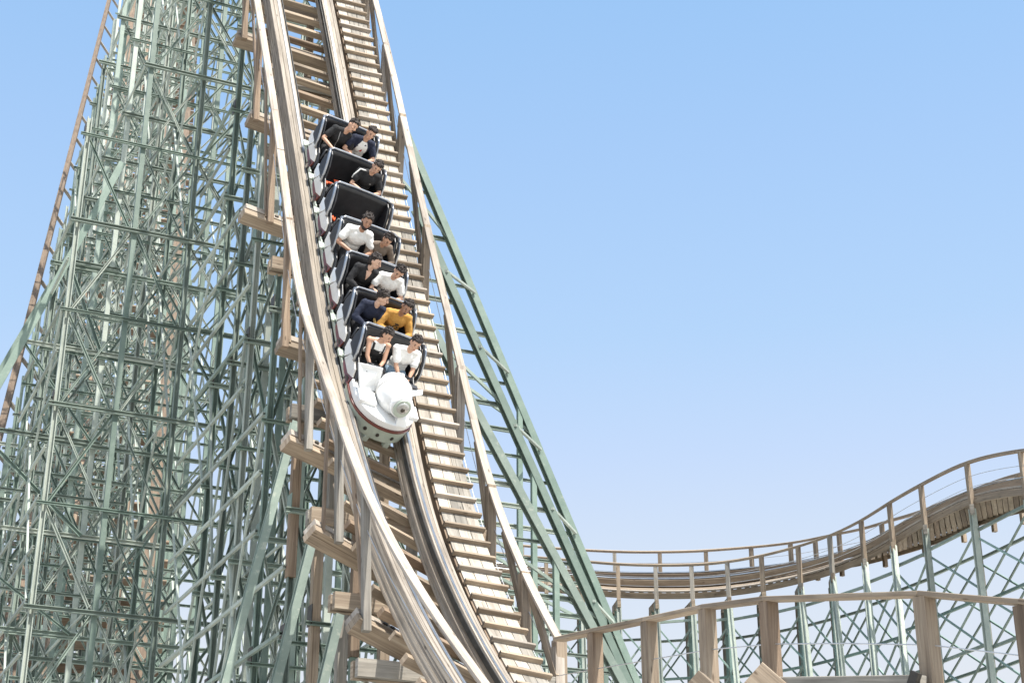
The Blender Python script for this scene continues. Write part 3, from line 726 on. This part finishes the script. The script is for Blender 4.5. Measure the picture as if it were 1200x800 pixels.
def bent(s, nxt_s, o_rows, wooden, label, idx, group, capinfo=None):
    base = P0 - Td * s
    zt = track_z(s) - 0.75 if capinfo is None else capinfo.z - 0.16
    root = empty('support_bent', V((base.x, base.y, GROUND)))
    tag(root, label, 'trestle bent', group)
    def pt(o, z): return base + Hd * o + UP * z
    def ztop(o):          # rear rows stop under the lift hill that climbs along the left edge
        lo, hi = GROUND, zt
        f = lambda z: px(pt(o, z))[0] - (141 - .257 * px(pt(o, z))[1])
        if f(hi) > 0: return hi
        for _ in range(30):
            m = (lo + hi) / 2
            if f(m) > 0: lo = m
            else: hi = m
        return lo
    tops = [ztop(o) for o in o_rows]
    pre = M['green'] if idx % 3 else M['green_pale']
    if capinfo is not None:
        for q in (-0.085, 0.085):
            beam('cap_beam', pt((-1.02 if idx < 5 else -.8), capinfo.z) - Td * q, pt(1.72, capinfo.z) - Td * q, prof_rect(0.1, 0.22, 0.006), M['wood_tan'] if (idx + (q > 0)) % 3 else M['wood_grey'], root)
    for j, o in enumerate(o_rows):
        top = min(zt, tops[j])
        if wooden and capinfo is not None and (j > 0 or idx < 4):
            zs = max(zt - (2.3 if j == 0 else 1.7), GROUND)
            beam('wood_post', pt(o, zs), pt(o, zt), POST_W, (M['wood_brown'], M['wood_grey'], M['wood_tan'])[(j + idx) % 3], root, up=Td)
            top = zs - 0.003
        # green post in spliced lengths
        if top > GROUND + .3 and in_view(pt(o, GROUND), pt(o, top)):
            beam('post', pt(o, GROUND), pt(o, top), CH, (M['green'], M['green_dark'], M['green_pale'])[(j * 2 + idx) % 3], root, up=Hd if j % 2 else -Hd)
    # ledgers / girts / braces by level
    lev = []
    z = GROUND + 1.2 + (0.0 if idx % 2 == 0 else 0.0)
    while z < zt - 0.3: lev.append(z); z += LV0
    o0, o1 = o_rows[0], o_rows[-1]
    for li, z in enumerate(lev):
        ok = [o for o, tp_ in zip(o_rows, tops) if tp_ >= z]
        if not ok: continue
        a, b = pt(ok[0] - 0.15, z) + Td * 0.09, pt(o1 + 0.15, z) + Td * 0.09
        if in_view(a, b): beam('ledger', a, b, ANG if li % 2 else CHs, M['green_dark'] if li % 2 else M['green'], root)
        if li + 1 < len(lev):
            z2 = lev[li + 1]
            for j in range(len(o_rows) - 1):
                fl = (li + j + idx) % 2
                a = pt(o_rows[j] + .04, z if fl else z2) - Td * 0.085; b = pt(o_rows[j + 1] - .04, z2 if fl else z) - Td * 0.085
                if tops[j] >= z2 and in_view(a, b, 30) and (li * 3 + j + idx) % 5 in (1, 3):
                    a2 = pt(o_rows[j] + .04, z2 if fl else z) - Td * 0.14; b2 = pt(o_rows[j + 1] - .04, z if fl else z2) - Td * 0.14
                    beam('brace', a2, b2, THIN, M['green_pale'] if li % 2 else M['green'], root)
                if tops[j] >= z2 and in_view(a, b, 30): beam('brace', a, b, THIN if j % 2 else ANG, (M['green'], M['green_pale'], M['green_dark'])[(li + j) % 3], root)
    if nxt_s is not None:
        ds = nxt_s - s
        for li, z in enumerate(lev):
            for j, o in enumerate(o_rows):
                if j in (1, 3) and li % 2: continue
                if z > tops[j] - 2: continue
                a = pt(o - .095, z + 0.14); b = a - Td * ds
                if in_view(a, b, 30): beam('girt', a, b, ANG if j == 0 else THIN, M['green_pale'] if (li + j) % 3 else M['green'], root)
            if z < tops[0] and in_view(pt(o0, z), pt(o0, z + .2), 5):
                beam('gusset', pt(o0 - .07, z - .02), pt(o0 - .07, z + .26), prof_rect(.2, .012, .002), M['bolt'] if li % 3 == 0 else M['green_dark'], root, up=Hd)
            a = pt(o0 - .095, z + .14 + LV0 / 2); b = a - Td * ds
            if z < tops[0] - 3.2 and in_view(a, b, 30): beam('girt', a, b, ANG, M['green_pale'], root)  # pale tone carries the sun on the girts in the colour
            if li + 2 < len(lev):
                for j in (0, len(o_rows) - 1, 2):
                    if (idx + li + j) % 3 != 2 and lev[li + 2] < tops[j] - 2:
                        a = pt(o_rows[j] - 0.1, z) ; b = pt(o_rows[j] - 0.1, lev[li + 2]) - Td * ds
                        if (li + idx) % 2: a, b = pt(o_rows[j] - .1, lev[li + 2]), pt(o_rows[j] - .1, z) - Td * ds
                        if in_view(a, b, 30): beam('sway_rod', a, b, prof_rect(0.04, 0.04, 0.004), M['green_pale'], root)
    return root, pt, min(zt, tops[0]), lev
caps = []
for y, t in zip(cap_y, cap_t):
    P, T, H, N, L, NL, W = frame(t)
    c = P - NL * 0.75; caps.append(((c - P0).dot(-Td), c))
ss = [c[0] for c in caps]               # front bents from the top of the frame to the bottom
front_names = ['bent under the drop at the top edge', 'bent meeting the drop beside the last row of riders',
    'bent meeting the drop beside the lone rider in black', 'bent meeting the drop at the bearded rider in white',
    'bent with a dark timber cap just below the mustard sweater rider', 'bent with a timber cap just below the white nose',
    'bent with a timber cap where the track begins to flatten', 'lowest bent at the bottom edge under the drop track']
bents = {}
back = [ss[0] + 2.1 * (k + 1) for k in range(16)]
alls = list(reversed(back)) + ss
order = sorted(alls)
idx = 0
for k, s in enumerate(order):
    nx = order[k + 1] if k + 1 < len(order) else None
    if s in ss:
        i = ss.index(s)
        bents[i] = bent(s, nx, [-0.86, -0.3, 0.5, 1.6], True, 'timber topped green trestle ' + front_names[i], k, 'trestle bents of the drop', caps[i][1])
    else:
        j = back.index(s)
        rows = [-3.3, -2.2, -1.1, 0.2, 1.6] if j < 3 else [-4.6, -3.3, -2.2, -1.1, 0.2, 1.6]
        bents['b%d' % j] = bent(s, nx, rows, False, 'faded green steel trestle bent in the dense lattice behind the drop', k, 'lattice bents behind the drop')
# batter legs on the left of front bents and on tall back bents
def leg(b, o_top, z_top, lean, prof, mat, name='batter_leg', side=-1):
    root, pt, zt, lev = b
    a = pt(o_top, z_top) + Td * 0.2; q = pt(o_top + side * lean * (z_top - GROUND), GROUND) + Td * 0.2
    return beam(name, q, a, prof, mat, root, up=Td)
for i in (4, 5, 6, 7):
    leg(bents[i], -0.98, bents[i][2] - 0.05, 0.2, prof_h(.11, .13, .02), M['green'])
# long raking legs on the right: lines in the planes of three bents
def rake(key, pa, pb, prof, mat, off=0.0):
    root, pt, zt, lev = bents[key]
    Pn = pt(0, 0) + Td * off
    a = on_plane(*pa, Pn, Td); b = on_plane(*pb, Pn, Td)
    d = (b - a).normalized(); b2 = a + d * ((GROUND - a.z) / d.z)
    return beam('raking_leg', b2, a, prof, mat, root, up=Td), a, b2
for key, pa, pb in (('b1', (143, 192), (-25, 492)), ('b4', (62, 330), (-120, 640))):
    root, pt, zt, lev = bents[key]
    _, la, lb = rake(key, pa, pb, BIG, M['green_dark'], 0.3)
    o = -3.3 if key == 'b1' else -4.6
    for n_, z in enumerate(lev):
        if z > la.z - 1: continue
        p = la + (lb - la) * ((la.z - z) / (la.z - lb.z)); q = pt(o + (2.6 if n_ % 2 else 1.2), z) + Td * .3
        if in_view(p, q): beam('outrigger', p, q, CHs, M['green_pale'] if n_ % 2 else M['green'], root)
        if z - LV0 > GROUND:
            q2 = pt(o + 1.0, z - LV0) + Td * .36
            if in_view(p, q2): beam('outrigger_brace', p, q2, ANG if n_ % 2 else CHs, M['green_dark'], root)
        p3 = p - UP * 1.15 + Hd * .35; q3 = pt(o + 1.8, z - 1.15) + Td * .3
        if z - 1.2 > GROUND and in_view(p3, q3): beam('outrigger', p3, q3, ANG, M['green'], root)
R = []
RK = prof_h(0.14, 0.155, 0.024)
R.append(rake(0, (470, 145), (745, 800), RK, M['green_dark'], 0.3))
R.append(rake(1, (487, 245), (724, 775), RK, M['green_dark'], 0.3))
R.append(rake(2, (500, 375), (697, 742), RK, M['green'], 0.3))
def on_leg(r, y):
    lo, hi = 0.0, 1.0
    for _ in range(40):
        m = (lo + hi) / 2
        if px(r[1].lerp(r[2], m))[1] < y: lo = m
        else: hi = m
    return r[1].lerp(r[2], lo)
for ya, yb in ((320, 345), (408, 438), (500, 528), (597, 626), (705, 730)):
    beam('leg_tie', on_leg(R[1], ya) + Td * .1, on_leg(R[0], yb) + Td * .1, prof_rect(0.05, 0.05, 0.004), M['green_pale'], bents[0][0])
for key, r in ((0, R[0]), (1, R[1]), (2, R[2])):
    root, pt, zt, lev = bents[key]
    for n_, z in enumerate(lev):
        if z > r[1].z - .5: continue
        p = r[1] + (r[2] - r[1]) * ((r[1].z - z) / (r[1].z - r[2].z))
        a = pt(1.7, z) + Td * 0.2
        if in_view(a, p): beam('outrigger', a, p - Td * 0.1, CHs, M['green_pale'] if n_ % 2 else M['green'], root)
        zh = z + LV0 / 2
        ph_ = r[1] + (r[2] - r[1]) * ((r[1].z - zh) / (r[1].z - r[2].z)); ah = pt(1.7, zh) + Td * .2
        if zh < r[1].z - .5 and in_view(ah, ph_): beam('outrigger', ah, ph_ - Td * .1, ANG, M['green'], root)
        if n_ % 2 == 0 and z + LV0 < zt:
            q = pt(1.7, z + LV0) + Td * .25
            if in_view(p, q): beam('outrigger_brace', p, q, ANG, M['green'], root)
    for fr_ in (0.3, 0.5, 0.75, 0.9):
        f0 = r[1] + (r[2] - r[1]) * fr_
        beam('post', V((f0.x, f0.y, GROUND)) + Td * .02, f0 + Td * .02, CH, M['green_dark'], root, up=Hd)

# handrail posts at the bents (vertical posts standing on the cap and ledger ends)
def nearest_t(fn, P):
    return min((t / 400 for t in range(-70, 440)), key=lambda t: ((fn(t) - P).dot(Td)) ** 2)
for i, (s, c) in enumerate(caps):
    a = P0 - Td * s + Hd * 1.62; a.z = c.z + 0.1
    t = nearest_t(rh_pos, a)
    if t < t_end:
        q = rh_pos(t); q.z -= 0.03
        beam('post', a - UP * .5 + Td * .17, V((q.x, q.y, q.z)), POST_W if i > 3 else prof_rect(.12, .12), (M['wood_tan'], M['wood_pale'], M['wood_tan'])[i % 3], rhl, up=Td)
        t2 = max(t - 0.075, -0.17); q2 = rh_pos(t2) - UP * .05
        beam('brace', a + Td * 0.1, q2 - frame(t2)[3] * .03, prof_rect(0.05, 0.12), M['wood_tan'], rhl, up=Td)
for k, t in enumerate(led_t):
    P, T, H, N, L, NL, W = frame(t)
    e = P - NL * 0.62 - L * (G / 2 + min(led_out[k] - .12, .5))
    t2 = nearest_t(lh_pos, e); q = lh_pos(t2) - UP * .03
    beam('post', V((q.x, q.y, e.z - 0.12)) + Td * .2, q, prof_rect(.1, .1), M['wood_grey'] if k > 3 else M['wood_brown'], lhl, up=Td)
    t3 = max(t2 - 0.06, -0.17)
    beam('brace', e + Td * 0.12, lh_pos(t3) - UP * .05, prof_rect(0.035, 0.08), M['wood_brown'], lhl, up=Td)
# corner post at the lower end
q = rh_pos(t_end)
beam('post', V((q.x, q.y, q.z - 3.2)), q - UP * .03, prof_rect(.15, .15), M['wood_tan'], rhl, up=Td)

# ================================================================== LIFT HILL at the left edge
az = radians(-14.6); sl = radians(45)
ld = V((sin(az) * cos(sl), cos(az) * cos(sl), sin(sl))); lH = V((cos(az), -sin(az), 0)); lN = lH.cross(ld)
_A = ray(128, 0, 95.0); _B = ray(27, 400, 55.0); ld = (_A - _B).normalized(); lH = ld.cross(UP).normalized(); lN = lH.cross(ld)
lc = _B + ld * 9 + lH * 2.65 * 1.2 - lN * .9
lift = empty('lift_track', lc - ld * 16)
tag(lift, 'shaded brown timber track climbing behind the lattice along the left edge', 'coaster track')
ls = [lc + ld * q for q in (-22, -10, 0, 10, 22)]
def straight(name, lat, nor, prof, mat, parent, a=-30, b=56):
    lat *= 1.2
    return beam(name, lc + ld * a + lH * lat + lN * nor, lc + ld * b + lH * lat + lN * nor, prof, mat, parent, up=lN)
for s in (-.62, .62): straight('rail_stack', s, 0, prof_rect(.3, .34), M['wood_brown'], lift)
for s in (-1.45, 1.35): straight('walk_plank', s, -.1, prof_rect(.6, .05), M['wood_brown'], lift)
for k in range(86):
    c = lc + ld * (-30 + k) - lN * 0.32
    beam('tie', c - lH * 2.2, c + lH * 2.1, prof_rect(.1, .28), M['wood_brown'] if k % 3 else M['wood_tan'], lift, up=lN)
lrail = empty('handrail', lc - ld * 16 - lH * 1.9)
tag(lrail, 'brown wooden handrail against the sky at the left edge of the lattice', 'handrail')
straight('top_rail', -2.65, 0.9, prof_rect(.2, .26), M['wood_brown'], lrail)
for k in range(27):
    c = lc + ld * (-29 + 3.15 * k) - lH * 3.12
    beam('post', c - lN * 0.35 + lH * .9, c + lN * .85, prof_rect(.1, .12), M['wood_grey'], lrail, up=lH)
for n in (.3, .6): straight('wire', -2.65, n, prof_round(.012, 5), M['cable'], lrail)
for k in range(13):
    c = lc + ld * (-27 + 4.6 * k) - lN * .5
    rt = empty('lift_bent', V((c.x, c.y, GROUND)))
    tag(rt, 'slim green steel bent standing under the brown lift track at the left edge', 'trestle bent', 'bents under the lift track')
    for o in (-2.4, -1.2, 0, 1.2, 2.4):
        p = c + lH * o
        if in_view(V((p.x, p.y, GROUND)), p): beam('post', V((p.x, p.y, GROUND)), p, CHs, M['green_dark'], rt, up=lH)
    z = GROUND + 2; n_ = 0
    while z < c.z - .5:
        a = V((c.x, c.y, z)) - lH * 1.7; b = V((c.x, c.y, z)) + lH * 1.8
        if in_view(a, b, 30): beam('ledger', a, b, ANG, M['green'], rt)
        d2 = (a + UP * 2.4, b) if n_ % 2 else (a, b + UP * 2.4)
        if in_view(*d2, 30) and z + 2.4 < c.z: beam('brace', d2[0], d2[1], ANG, M['green'], rt)
        z += 2.4; n_ += 1

# ================================================================== FAR CURVED TRACK on the right
near_px = [(520, 640, 47.6), (600, 650, 47.9), (680, 657, 47.9), (740, 661.5, 47.7), (810, 661.5, 47.2), (852, 658, 46.8), (892, 651, 46.1), (935, 640, 45.2), (972, 627.5, 44.2), (1009, 610, 43.2), (1042, 589, 42.2), (1079, 568, 41), (1133, 542, 39.1), (1196, 528, 37.0), (1270, 523, 34.6)]
far_px = [(520, 628, 50.2), (600, 638, 50.5), (680, 644, 50.5), (740, 646.5, 50.3), (810, 645.8, 49.8), (852, 643, 49.4), (892, 639.8, 48.8), (935, 634.8, 47.9), (972, 627, 47.0), (1009, 620, 46.0), (1042, 610, 45.0), (1079, 599.5, 43.8), (1133, 577, 42.0), (1196, 555, 39.7), (1270, 545, 37.2)]
def resample(pts, n):
    P = [ray(*p) for p in pts]; out = []
    d = [0]
    for a, b in zip(P, P[1:]): d.append(d[-1] + (b - a).length)
    for i in range(n):
        s = d[-1] * i / (n - 1); k = max(j for j in range(len(P) - 1) if d[j] <= s + 1e-9); f = (s - d[k]) / (d[k + 1] - d[k])
        p0 = P[max(k - 1, 0)]; p1 = P[k]; p2 = P[k + 1]; p3 = P[min(k + 2, len(P) - 1)]
        out.append(0.5 * ((2 * p1) + (p2 - p0) * f + (2 * p0 - 5 * p1 + 4 * p2 - p3) * f * f + (3 * p1 - p0 - 3 * p2 + p3) * f ** 3))
    return out
NF = 61
nr = resample(near_px, NF); fr2 = resample(far_px, NF)
for _ in range(2):
    nr = [nr[0]] + [(nr[i - 1] + nr[i] * 2 + nr[i + 1]) / 4 for i in range(1, NF - 1)] + [nr[-1]]
    fr2 = [fr2[0]] + [(fr2[i - 1] + fr2[i] * 2 + fr2[i + 1]) / 4 for i in range(1, NF - 1)] + [fr2[-1]]
CT = []
for i in range(NF):
    c = (nr[i] + fr2[i]) / 2
    T = ((nr[min(i + 1, NF - 1)] + fr2[min(i + 1, NF - 1)]) - (nr[max(i - 1, 0)] + fr2[max(i - 1, 0)])).normalized()
    W = (fr2[i] - nr[i]); Wd = W.length; W = W / Wd; N = W.cross(T).normalized()
    if N.z < 0: N = -N
    CT.append((c, T, W, N, Wd))
ct = empty('curved_track', CT[NF // 2][0] - UP * 1.2)
tag(ct, 'brown wooden track curving level across the lower right against the sky', 'coaster track')
def csweep(name, lat, nor, prof, mat, parent, a=0, b=NF):
    return sweep(name, [x[0] + x[2] * (lat * x[4] / 2.7) + x[3] * nor for x in CT[a:b]], [x[2] for x in CT[a:b]], [x[3] for x in CT[a:b]], prof, mat, parent)
for s in (-.62, .55):
    csweep('rail_stack', s, -0.64, prof_rect(.24, .2), M['wood_tan'], ct)
    csweep('running_rail', s, -0.51, prof_rect(.16, .02), M['steel'], ct)
csweep('fascia', -1.2, -0.93, prof_rect(.08, .17), M['wood_tan'], ct)
csweep('fascia', 1.2, -0.93, prof_rect(.08, .17), M['wood_tan'], ct)
csweep('walk_plank', -1.02, -0.8, prof_rect(.4, .05), M['wood_pale'], ct)
csweep('walk_plank', 1.02, -0.8, prof_rect(.4, .05), M['wood_pale'], ct)
for i in range(0, NF * 3 - 3):
    k = i // 3; f = (i % 3) / 3
    if k + 1 >= NF: break
    a = CT[k]; b = CT[k + 1]; c = a[0].lerp(b[0], f); W = a[2].lerp(b[2], f).normalized(); N = a[3].lerp(b[3], f).normalized(); 
    if i < 98 * 2 and i % 2 == 0:
        hw = 1.12 * a[4] / 2.7
        beam('tie', c - W * hw - N * .86, c + W * hw - N * .86, prof_rect(.12, .12), M['wood_tan'] if i % 5 else M['wood_brown'], ct, up=N)
csweep('soffit', 0, -0.785, prof_rect(2.1, .03), M['wood_tan'], ct)
# railings
for nm, side, lab in (('near', -1, 'weathered wooden railing on the near inner side of the curved track'), ('far', 1, 'weathered wooden railing on the far outer side of the curved track')):
    pts = nr if side < 0 else fr2
    rt = empty('railing', pts[NF // 2] - UP * 1.0); tag(rt, lab, 'railing')
    sweep('top_rail', pts, [x[2] for x in CT], [x[3] for x in CT], prof_rect(.15, .07), M['wood_tan'], rt)
    for n in (.35, .62): sweep('wire', [p - x[3] * n for p, x in zip(pts, CT)], [x[2] for x in CT], [x[3] for x in CT], prof_round(.008, 5), M['cable'], rt)
    post_px = [560, 600, 640, 682, 724, 768, 810, 852, 892, 935, 972, 1009, 1042, 1079, 1133, 1196] if side < 0 else [560, 612, 666, 720, 773, 827, 880, 926, 955, 983, 1033, 1079, 1124, 1159, 1192]
    xs = [px(p)[0] for p in pts]
    for x in post_px:
        k = max(j for j in range(NF - 1) if xs[j] <= x); f = (x - xs[k]) / (xs[k + 1] - xs[k]); p = pts[k].lerp(pts[k + 1], f)
        lo = p - UP * 1.25
        ib = CT[k][2] * side
        beam('post', lo, p - UP * .02, prof_rect(.11, .11), M['wood_tan'] if (int(x) % 3) else M['wood_grey'], rt, up=CT[k][1])
        if side < 0:
            br = empty('curve_bent', V((p.x, p.y, GROUND)))
            xx = 'slender green lattice bent with a leaning leg under the curved track'
            tag(br, xx, 'trestle bent', 'bents under the curved track')
            inw = -CT[k][2]; inw = V((inw.x, inw.y, 0)).normalized(); tt = V((CT[k][1].x, CT[k][1].y, 0)).normalized()
            zt_ = lo.z
            knee = V((p.x, p.y, zt_ + .1)); foot = V((p.x, p.y, GROUND)) + inw * 1.0 + inw * 0.18 * (zt_ - GROUND)
            LEAN = .48 if 840 < x < 1060 else .2 if x < 840 else .06
            foot2 = V((p.x, p.y, GROUND)) + inw * LEAN * (zt_ - GROUND)
            beam('leaning_leg', foot2, knee, prof_h(.13, .13, .025), M['green_pale'], br, up=tt)
            outs = [0.1, 1.35, 2.6]
            for o in outs:
                q = V((p.x, p.y, 0)) - inw * o
                beam('post', V((q.x, q.y, GROUND)), V((q.x, q.y, zt_ + o * .2 - .05)), prof_chan(.1, .11, .02), M['teal'] if o < 2 else M['wood_grey'], br, up=tt)
            z = zt_ - 0.55; lv = []
            while z > 3.0: lv.append(z); z -= 1.4
            for li, z in enumerate(lv):
                a = V((p.x, p.y, z)) + inw * LEAN * (zt_ - z); b = V((p.x, p.y, z)) - inw * 2.7
                beam('ledger', a, b, prof_chan(.07, .07, .014), M['green'] if li % 2 else M['teal'], br)
                if li + 1 < len(lv):
                    for (o1_, o2_) in ((0.1, 1.35), (1.35, 2.6)):
                        pa = V((p.x, p.y, z)) - inw * o1_; pb = V((p.x, p.y, lv[li + 1])) - inw * o2_
                        if li % 2: pa, pb = V((p.x, p.y, lv[li + 1])) - inw * o1_, V((p.x, p.y, z)) - inw * o2_
                        beam('brace', pa, pb, prof_rect(.045, .045, .003), M['green'] if o1_ < 1 else M['teal'], br)
            # girts and X rods to the next bent
            kn = post_px.index(x) + 1
            if kn < len(post_px):
                x2 = post_px[kn]; k2 = max(j for j in range(NF - 1) if xs[j] <= x2); f2 = (x2 - xs[k2]) / (xs[k2 + 1] - xs[k2]); p2 = pts[k2].lerp(pts[k2 + 1], f2)
                in2 = -CT[k2][2]; in2 = V((in2.x, in2.y, 0)).normalized()
                for li, z in enumerate(lv):
                    for o in ((0.1, 2.6) if li % 2 == 0 else (1.35,)):
                        beam('girt', V((p.x, p.y, z + .12)) - inw * o, V((p2.x, p2.y, z + .12)) - in2 * o, prof_rect(.07, .07, .003), M['teal'] if li % 2 else M['green'], br)
                    if li + 1 < len(lv):
                        for o in (0.1, 2.6):
                            if True:
                                beam('brace', V((p.x, p.y, z)) - inw * o, V((p2.x, p2.y, lv[li + 1])) - in2 * o, prof_rect(.045, .045, .003), M['teal'], br)
                                beam('brace', V((p.x, p.y, lv[li + 1])) - inw * (o + .06), V((p2.x, p2.y, z)) - in2 * (o + .06), prof_rect(.045, .045, .003), M['green'], br)
            # cross ledger poking under the deck
            q1 = V((p.x, p.y, zt_ + .05)) + inw * .15; q2 = V((p.x, p.y, zt_ + .55)) - inw * 2.75
            beam('cap_beam', q1, q2, prof_rect(.1, .24), M['wood_grey'] if int(x) % 2 else M['wood_tan'], br)

# ================================================================== FOREGROUND RAILING (lower right)
fg = [(655, 749, 19.0), (697, 739.5, 18.2), (760, 726, 17.1), (828, 711.5, 16.1), (900, 702, 15.2), (985, 698, 14.3), (1082, 696, 13.4), (1200, 706, 12.6), (1300, 717, 12.0)]
FP = [ray(*p) for p in fg]
fgr = empty('railing', FP[3] - UP * 1.2)
tag(fgr, 'tan wooden railing crossing the bottom right corner on thick square posts', 'railing')
for i, (a, b) in enumerate(zip(FP, FP[1:])):
    if i == 5: continue
    e = FP[i + 2] if i == 4 else b
    beam('top_rail', a + (UP * 0.003 if i % 2 else V()), e, prof_rect(.15, .045), M['wood_tan'], fgr)
for i, p in enumerate(FP):
    if i in (0, 5, 8): continue
    d = FP[min(i + 1, 8)] - FP[i - 1]
    beam('post', p - UP * (p.z - GROUND), p - UP * .026, prof_rect(.135, .135), M['wood_tan'] if i in (2, 3, 6) else M['wood_brown'], fgr, up=V((d.x, d.y, 0)))
for dz in (.42, .8):
    for a, b in zip(FP, FP[1:]): beam('wire', a - UP * dz, b - UP * dz, prof_round(.006, 5), M['cable'], fgr)
fgt = empty('timber_deck', ray(960, 815, 14.0))
tag(fgt, 'timber deck edge with angled beam ends poking up at the bottom right', 'deck')
for (xa, ya, xb, yb, d) in ((812, 787, 880, 850, 15.0), (884, 778, 975, 858, 14.2)):
    beam('beam_end', ray(xa, ya + 12, d), ray(xb, yb + 12, d - .4), prof_rect(.18, .25), M['wood_tan'], fgt)
beam('deck_edge', ray(905, 800, 14.2), ray(1082, 798, 13.0), prof_rect(.08, .1), M['wood_grey'], fgt)
for (x_, y_, d_) in ((830, 812, 14.9), (905, 806, 14.1), (1000, 806, 13.6), (1075, 804, 12.95)):
    q = ray(x_, y_, d_); beam('post', V((q.x, q.y, GROUND)), q, prof_rect(.14, .14), M['wood_grey'], fgt, up=V((0, 1, 0)))
beam('bracket', ray(1068, 806, 13.0), ray(1074, 787, 13.0), prof_rect(.05, .09), M['bolt'], fgt)


# ================================================================== GROUND, SKY, SUN
gm, nt, b = new_mat('pale_ground')
tc = nd(nt, 'ShaderNodeTexCoord'); n1 = nd(nt, 'ShaderNodeTexNoise', Scale=0.08, Detail=8.0); nt.links.new(tc.outputs['Object'], n1.inputs['Vector'])
r = ramp(nt, n1.outputs['Fac'], [(0.35, (0.4, 0.38, 0.34)), (0.6, (0.48, 0.46, 0.42)), (0.8, (0.33, 0.31, 0.26))]); nt.links.new(r.outputs[0], b.inputs['Base Color']); b.inputs['Roughness'].default_value = 0.95  # unseen ground, made pale to bounce fill light up into the lattice
bm = bmesh.new(); bmesh.ops.create_grid(bm, x_segments=8, y_segments=8, size=2500)
g = from_bm('ground', bm, gm); g.location.z = GROUND; tag(g, kind='structure', label='flat pale ground below the trestles, out of view, tone raised to bounce light up')

SUN_EL, SUN_AZ = 58.0, 138.0     # azimuth clockwise from +Y (camera looks along +Y)
w = bpy.data.worlds.new('World'); SC.world = w; w.use_nodes = True
nt = w.node_tree; bg = nt.nodes['Background']
sky = nd(nt, 'ShaderNodeTexSky'); sky.sky_type = 'NISHITA'; sky.sun_disc = False
sky.sun_elevation = radians(SUN_EL); sky.sun_rotation = radians(SUN_AZ); sky.air_density = 1.0; sky.dust_density = 2.0; sky.ozone_density = 1.0; sky.altitude = 0
tint = nd(nt, 'ShaderNodeMix', data_type='RGBA', blend_type='MULTIPLY'); tint.inputs['Factor'].default_value = 1; tint.inputs[7].default_value = (0.96, 1.035, 0.985, 1)
nt.links.new(sky.outputs[0], tint.inputs[6]); tc = nd(nt, 'ShaderNodeTexCoord'); sx = nd(nt, 'ShaderNodeSeparateXYZ'); nt.links.new(tc.outputs['Generated'], sx.inputs[0])
hz = ramp(nt, sx.outputs['Z'], [(0.0, (.95,) * 3), (0.3, (.85,) * 3), (0.58, (0.7,) * 3), (0.8, (0.0,) * 3)])   # milky haze towards the horizon
mz = nd(nt, 'ShaderNodeMix', data_type='RGBA'); nt.links.new(hz.outputs[0], mz.inputs['Factor']); nt.links.new(tint.outputs[2], mz.inputs[6]); hc = ramp(nt, sx.outputs['Z'], [(0.2, (.825, .83, .875)), (0.27, (.73, .8, .925)), (0.33, (.62, .745, .985)), (0.4, (.5, .7, .985)), (0.5, (.42, .64, .985)), (0.58, (.35, .605, .975))])
hm = nd(nt, 'ShaderNodeVectorMath', operation='SCALE'); hm.inputs['Scale'].default_value = 2.72; nt.links.new(hc.outputs[0], hm.inputs[0]); nt.links.new(hm.outputs[0], mz.inputs[7])
nt.links.new(mz.outputs[2], bg.inputs['Color']); bg.inputs['Strength'].default_value = 0.15
sd = bpy.data.lights.new('sun', 'SUN'); so = bpy.data.objects.new('sun', sd); COL.objects.link(so)
sd.energy = 3.3; sd.angle = radians(0.53); sd.color = (1.0, 0.955, 0.88)
dv = V((sin(radians(SUN_AZ)) * cos(radians(SUN_EL)), cos(radians(SUN_AZ)) * cos(radians(SUN_EL)), sin(radians(SUN_EL))))
so.rotation_mode = 'QUATERNION'; so.rotation_quaternion = dv.to_track_quat('Z', 'Y')
SC.view_settings.view_transform = 'Standard'; SC.view_settings.look = 'None'; SC.view_settings.exposure = 1.2; SC.view_settings.gamma = 1; SC.view_settings.use_curve_mapping = False
SC.cycles.max_bounces = 6; SC.cycles.use_denoising = True
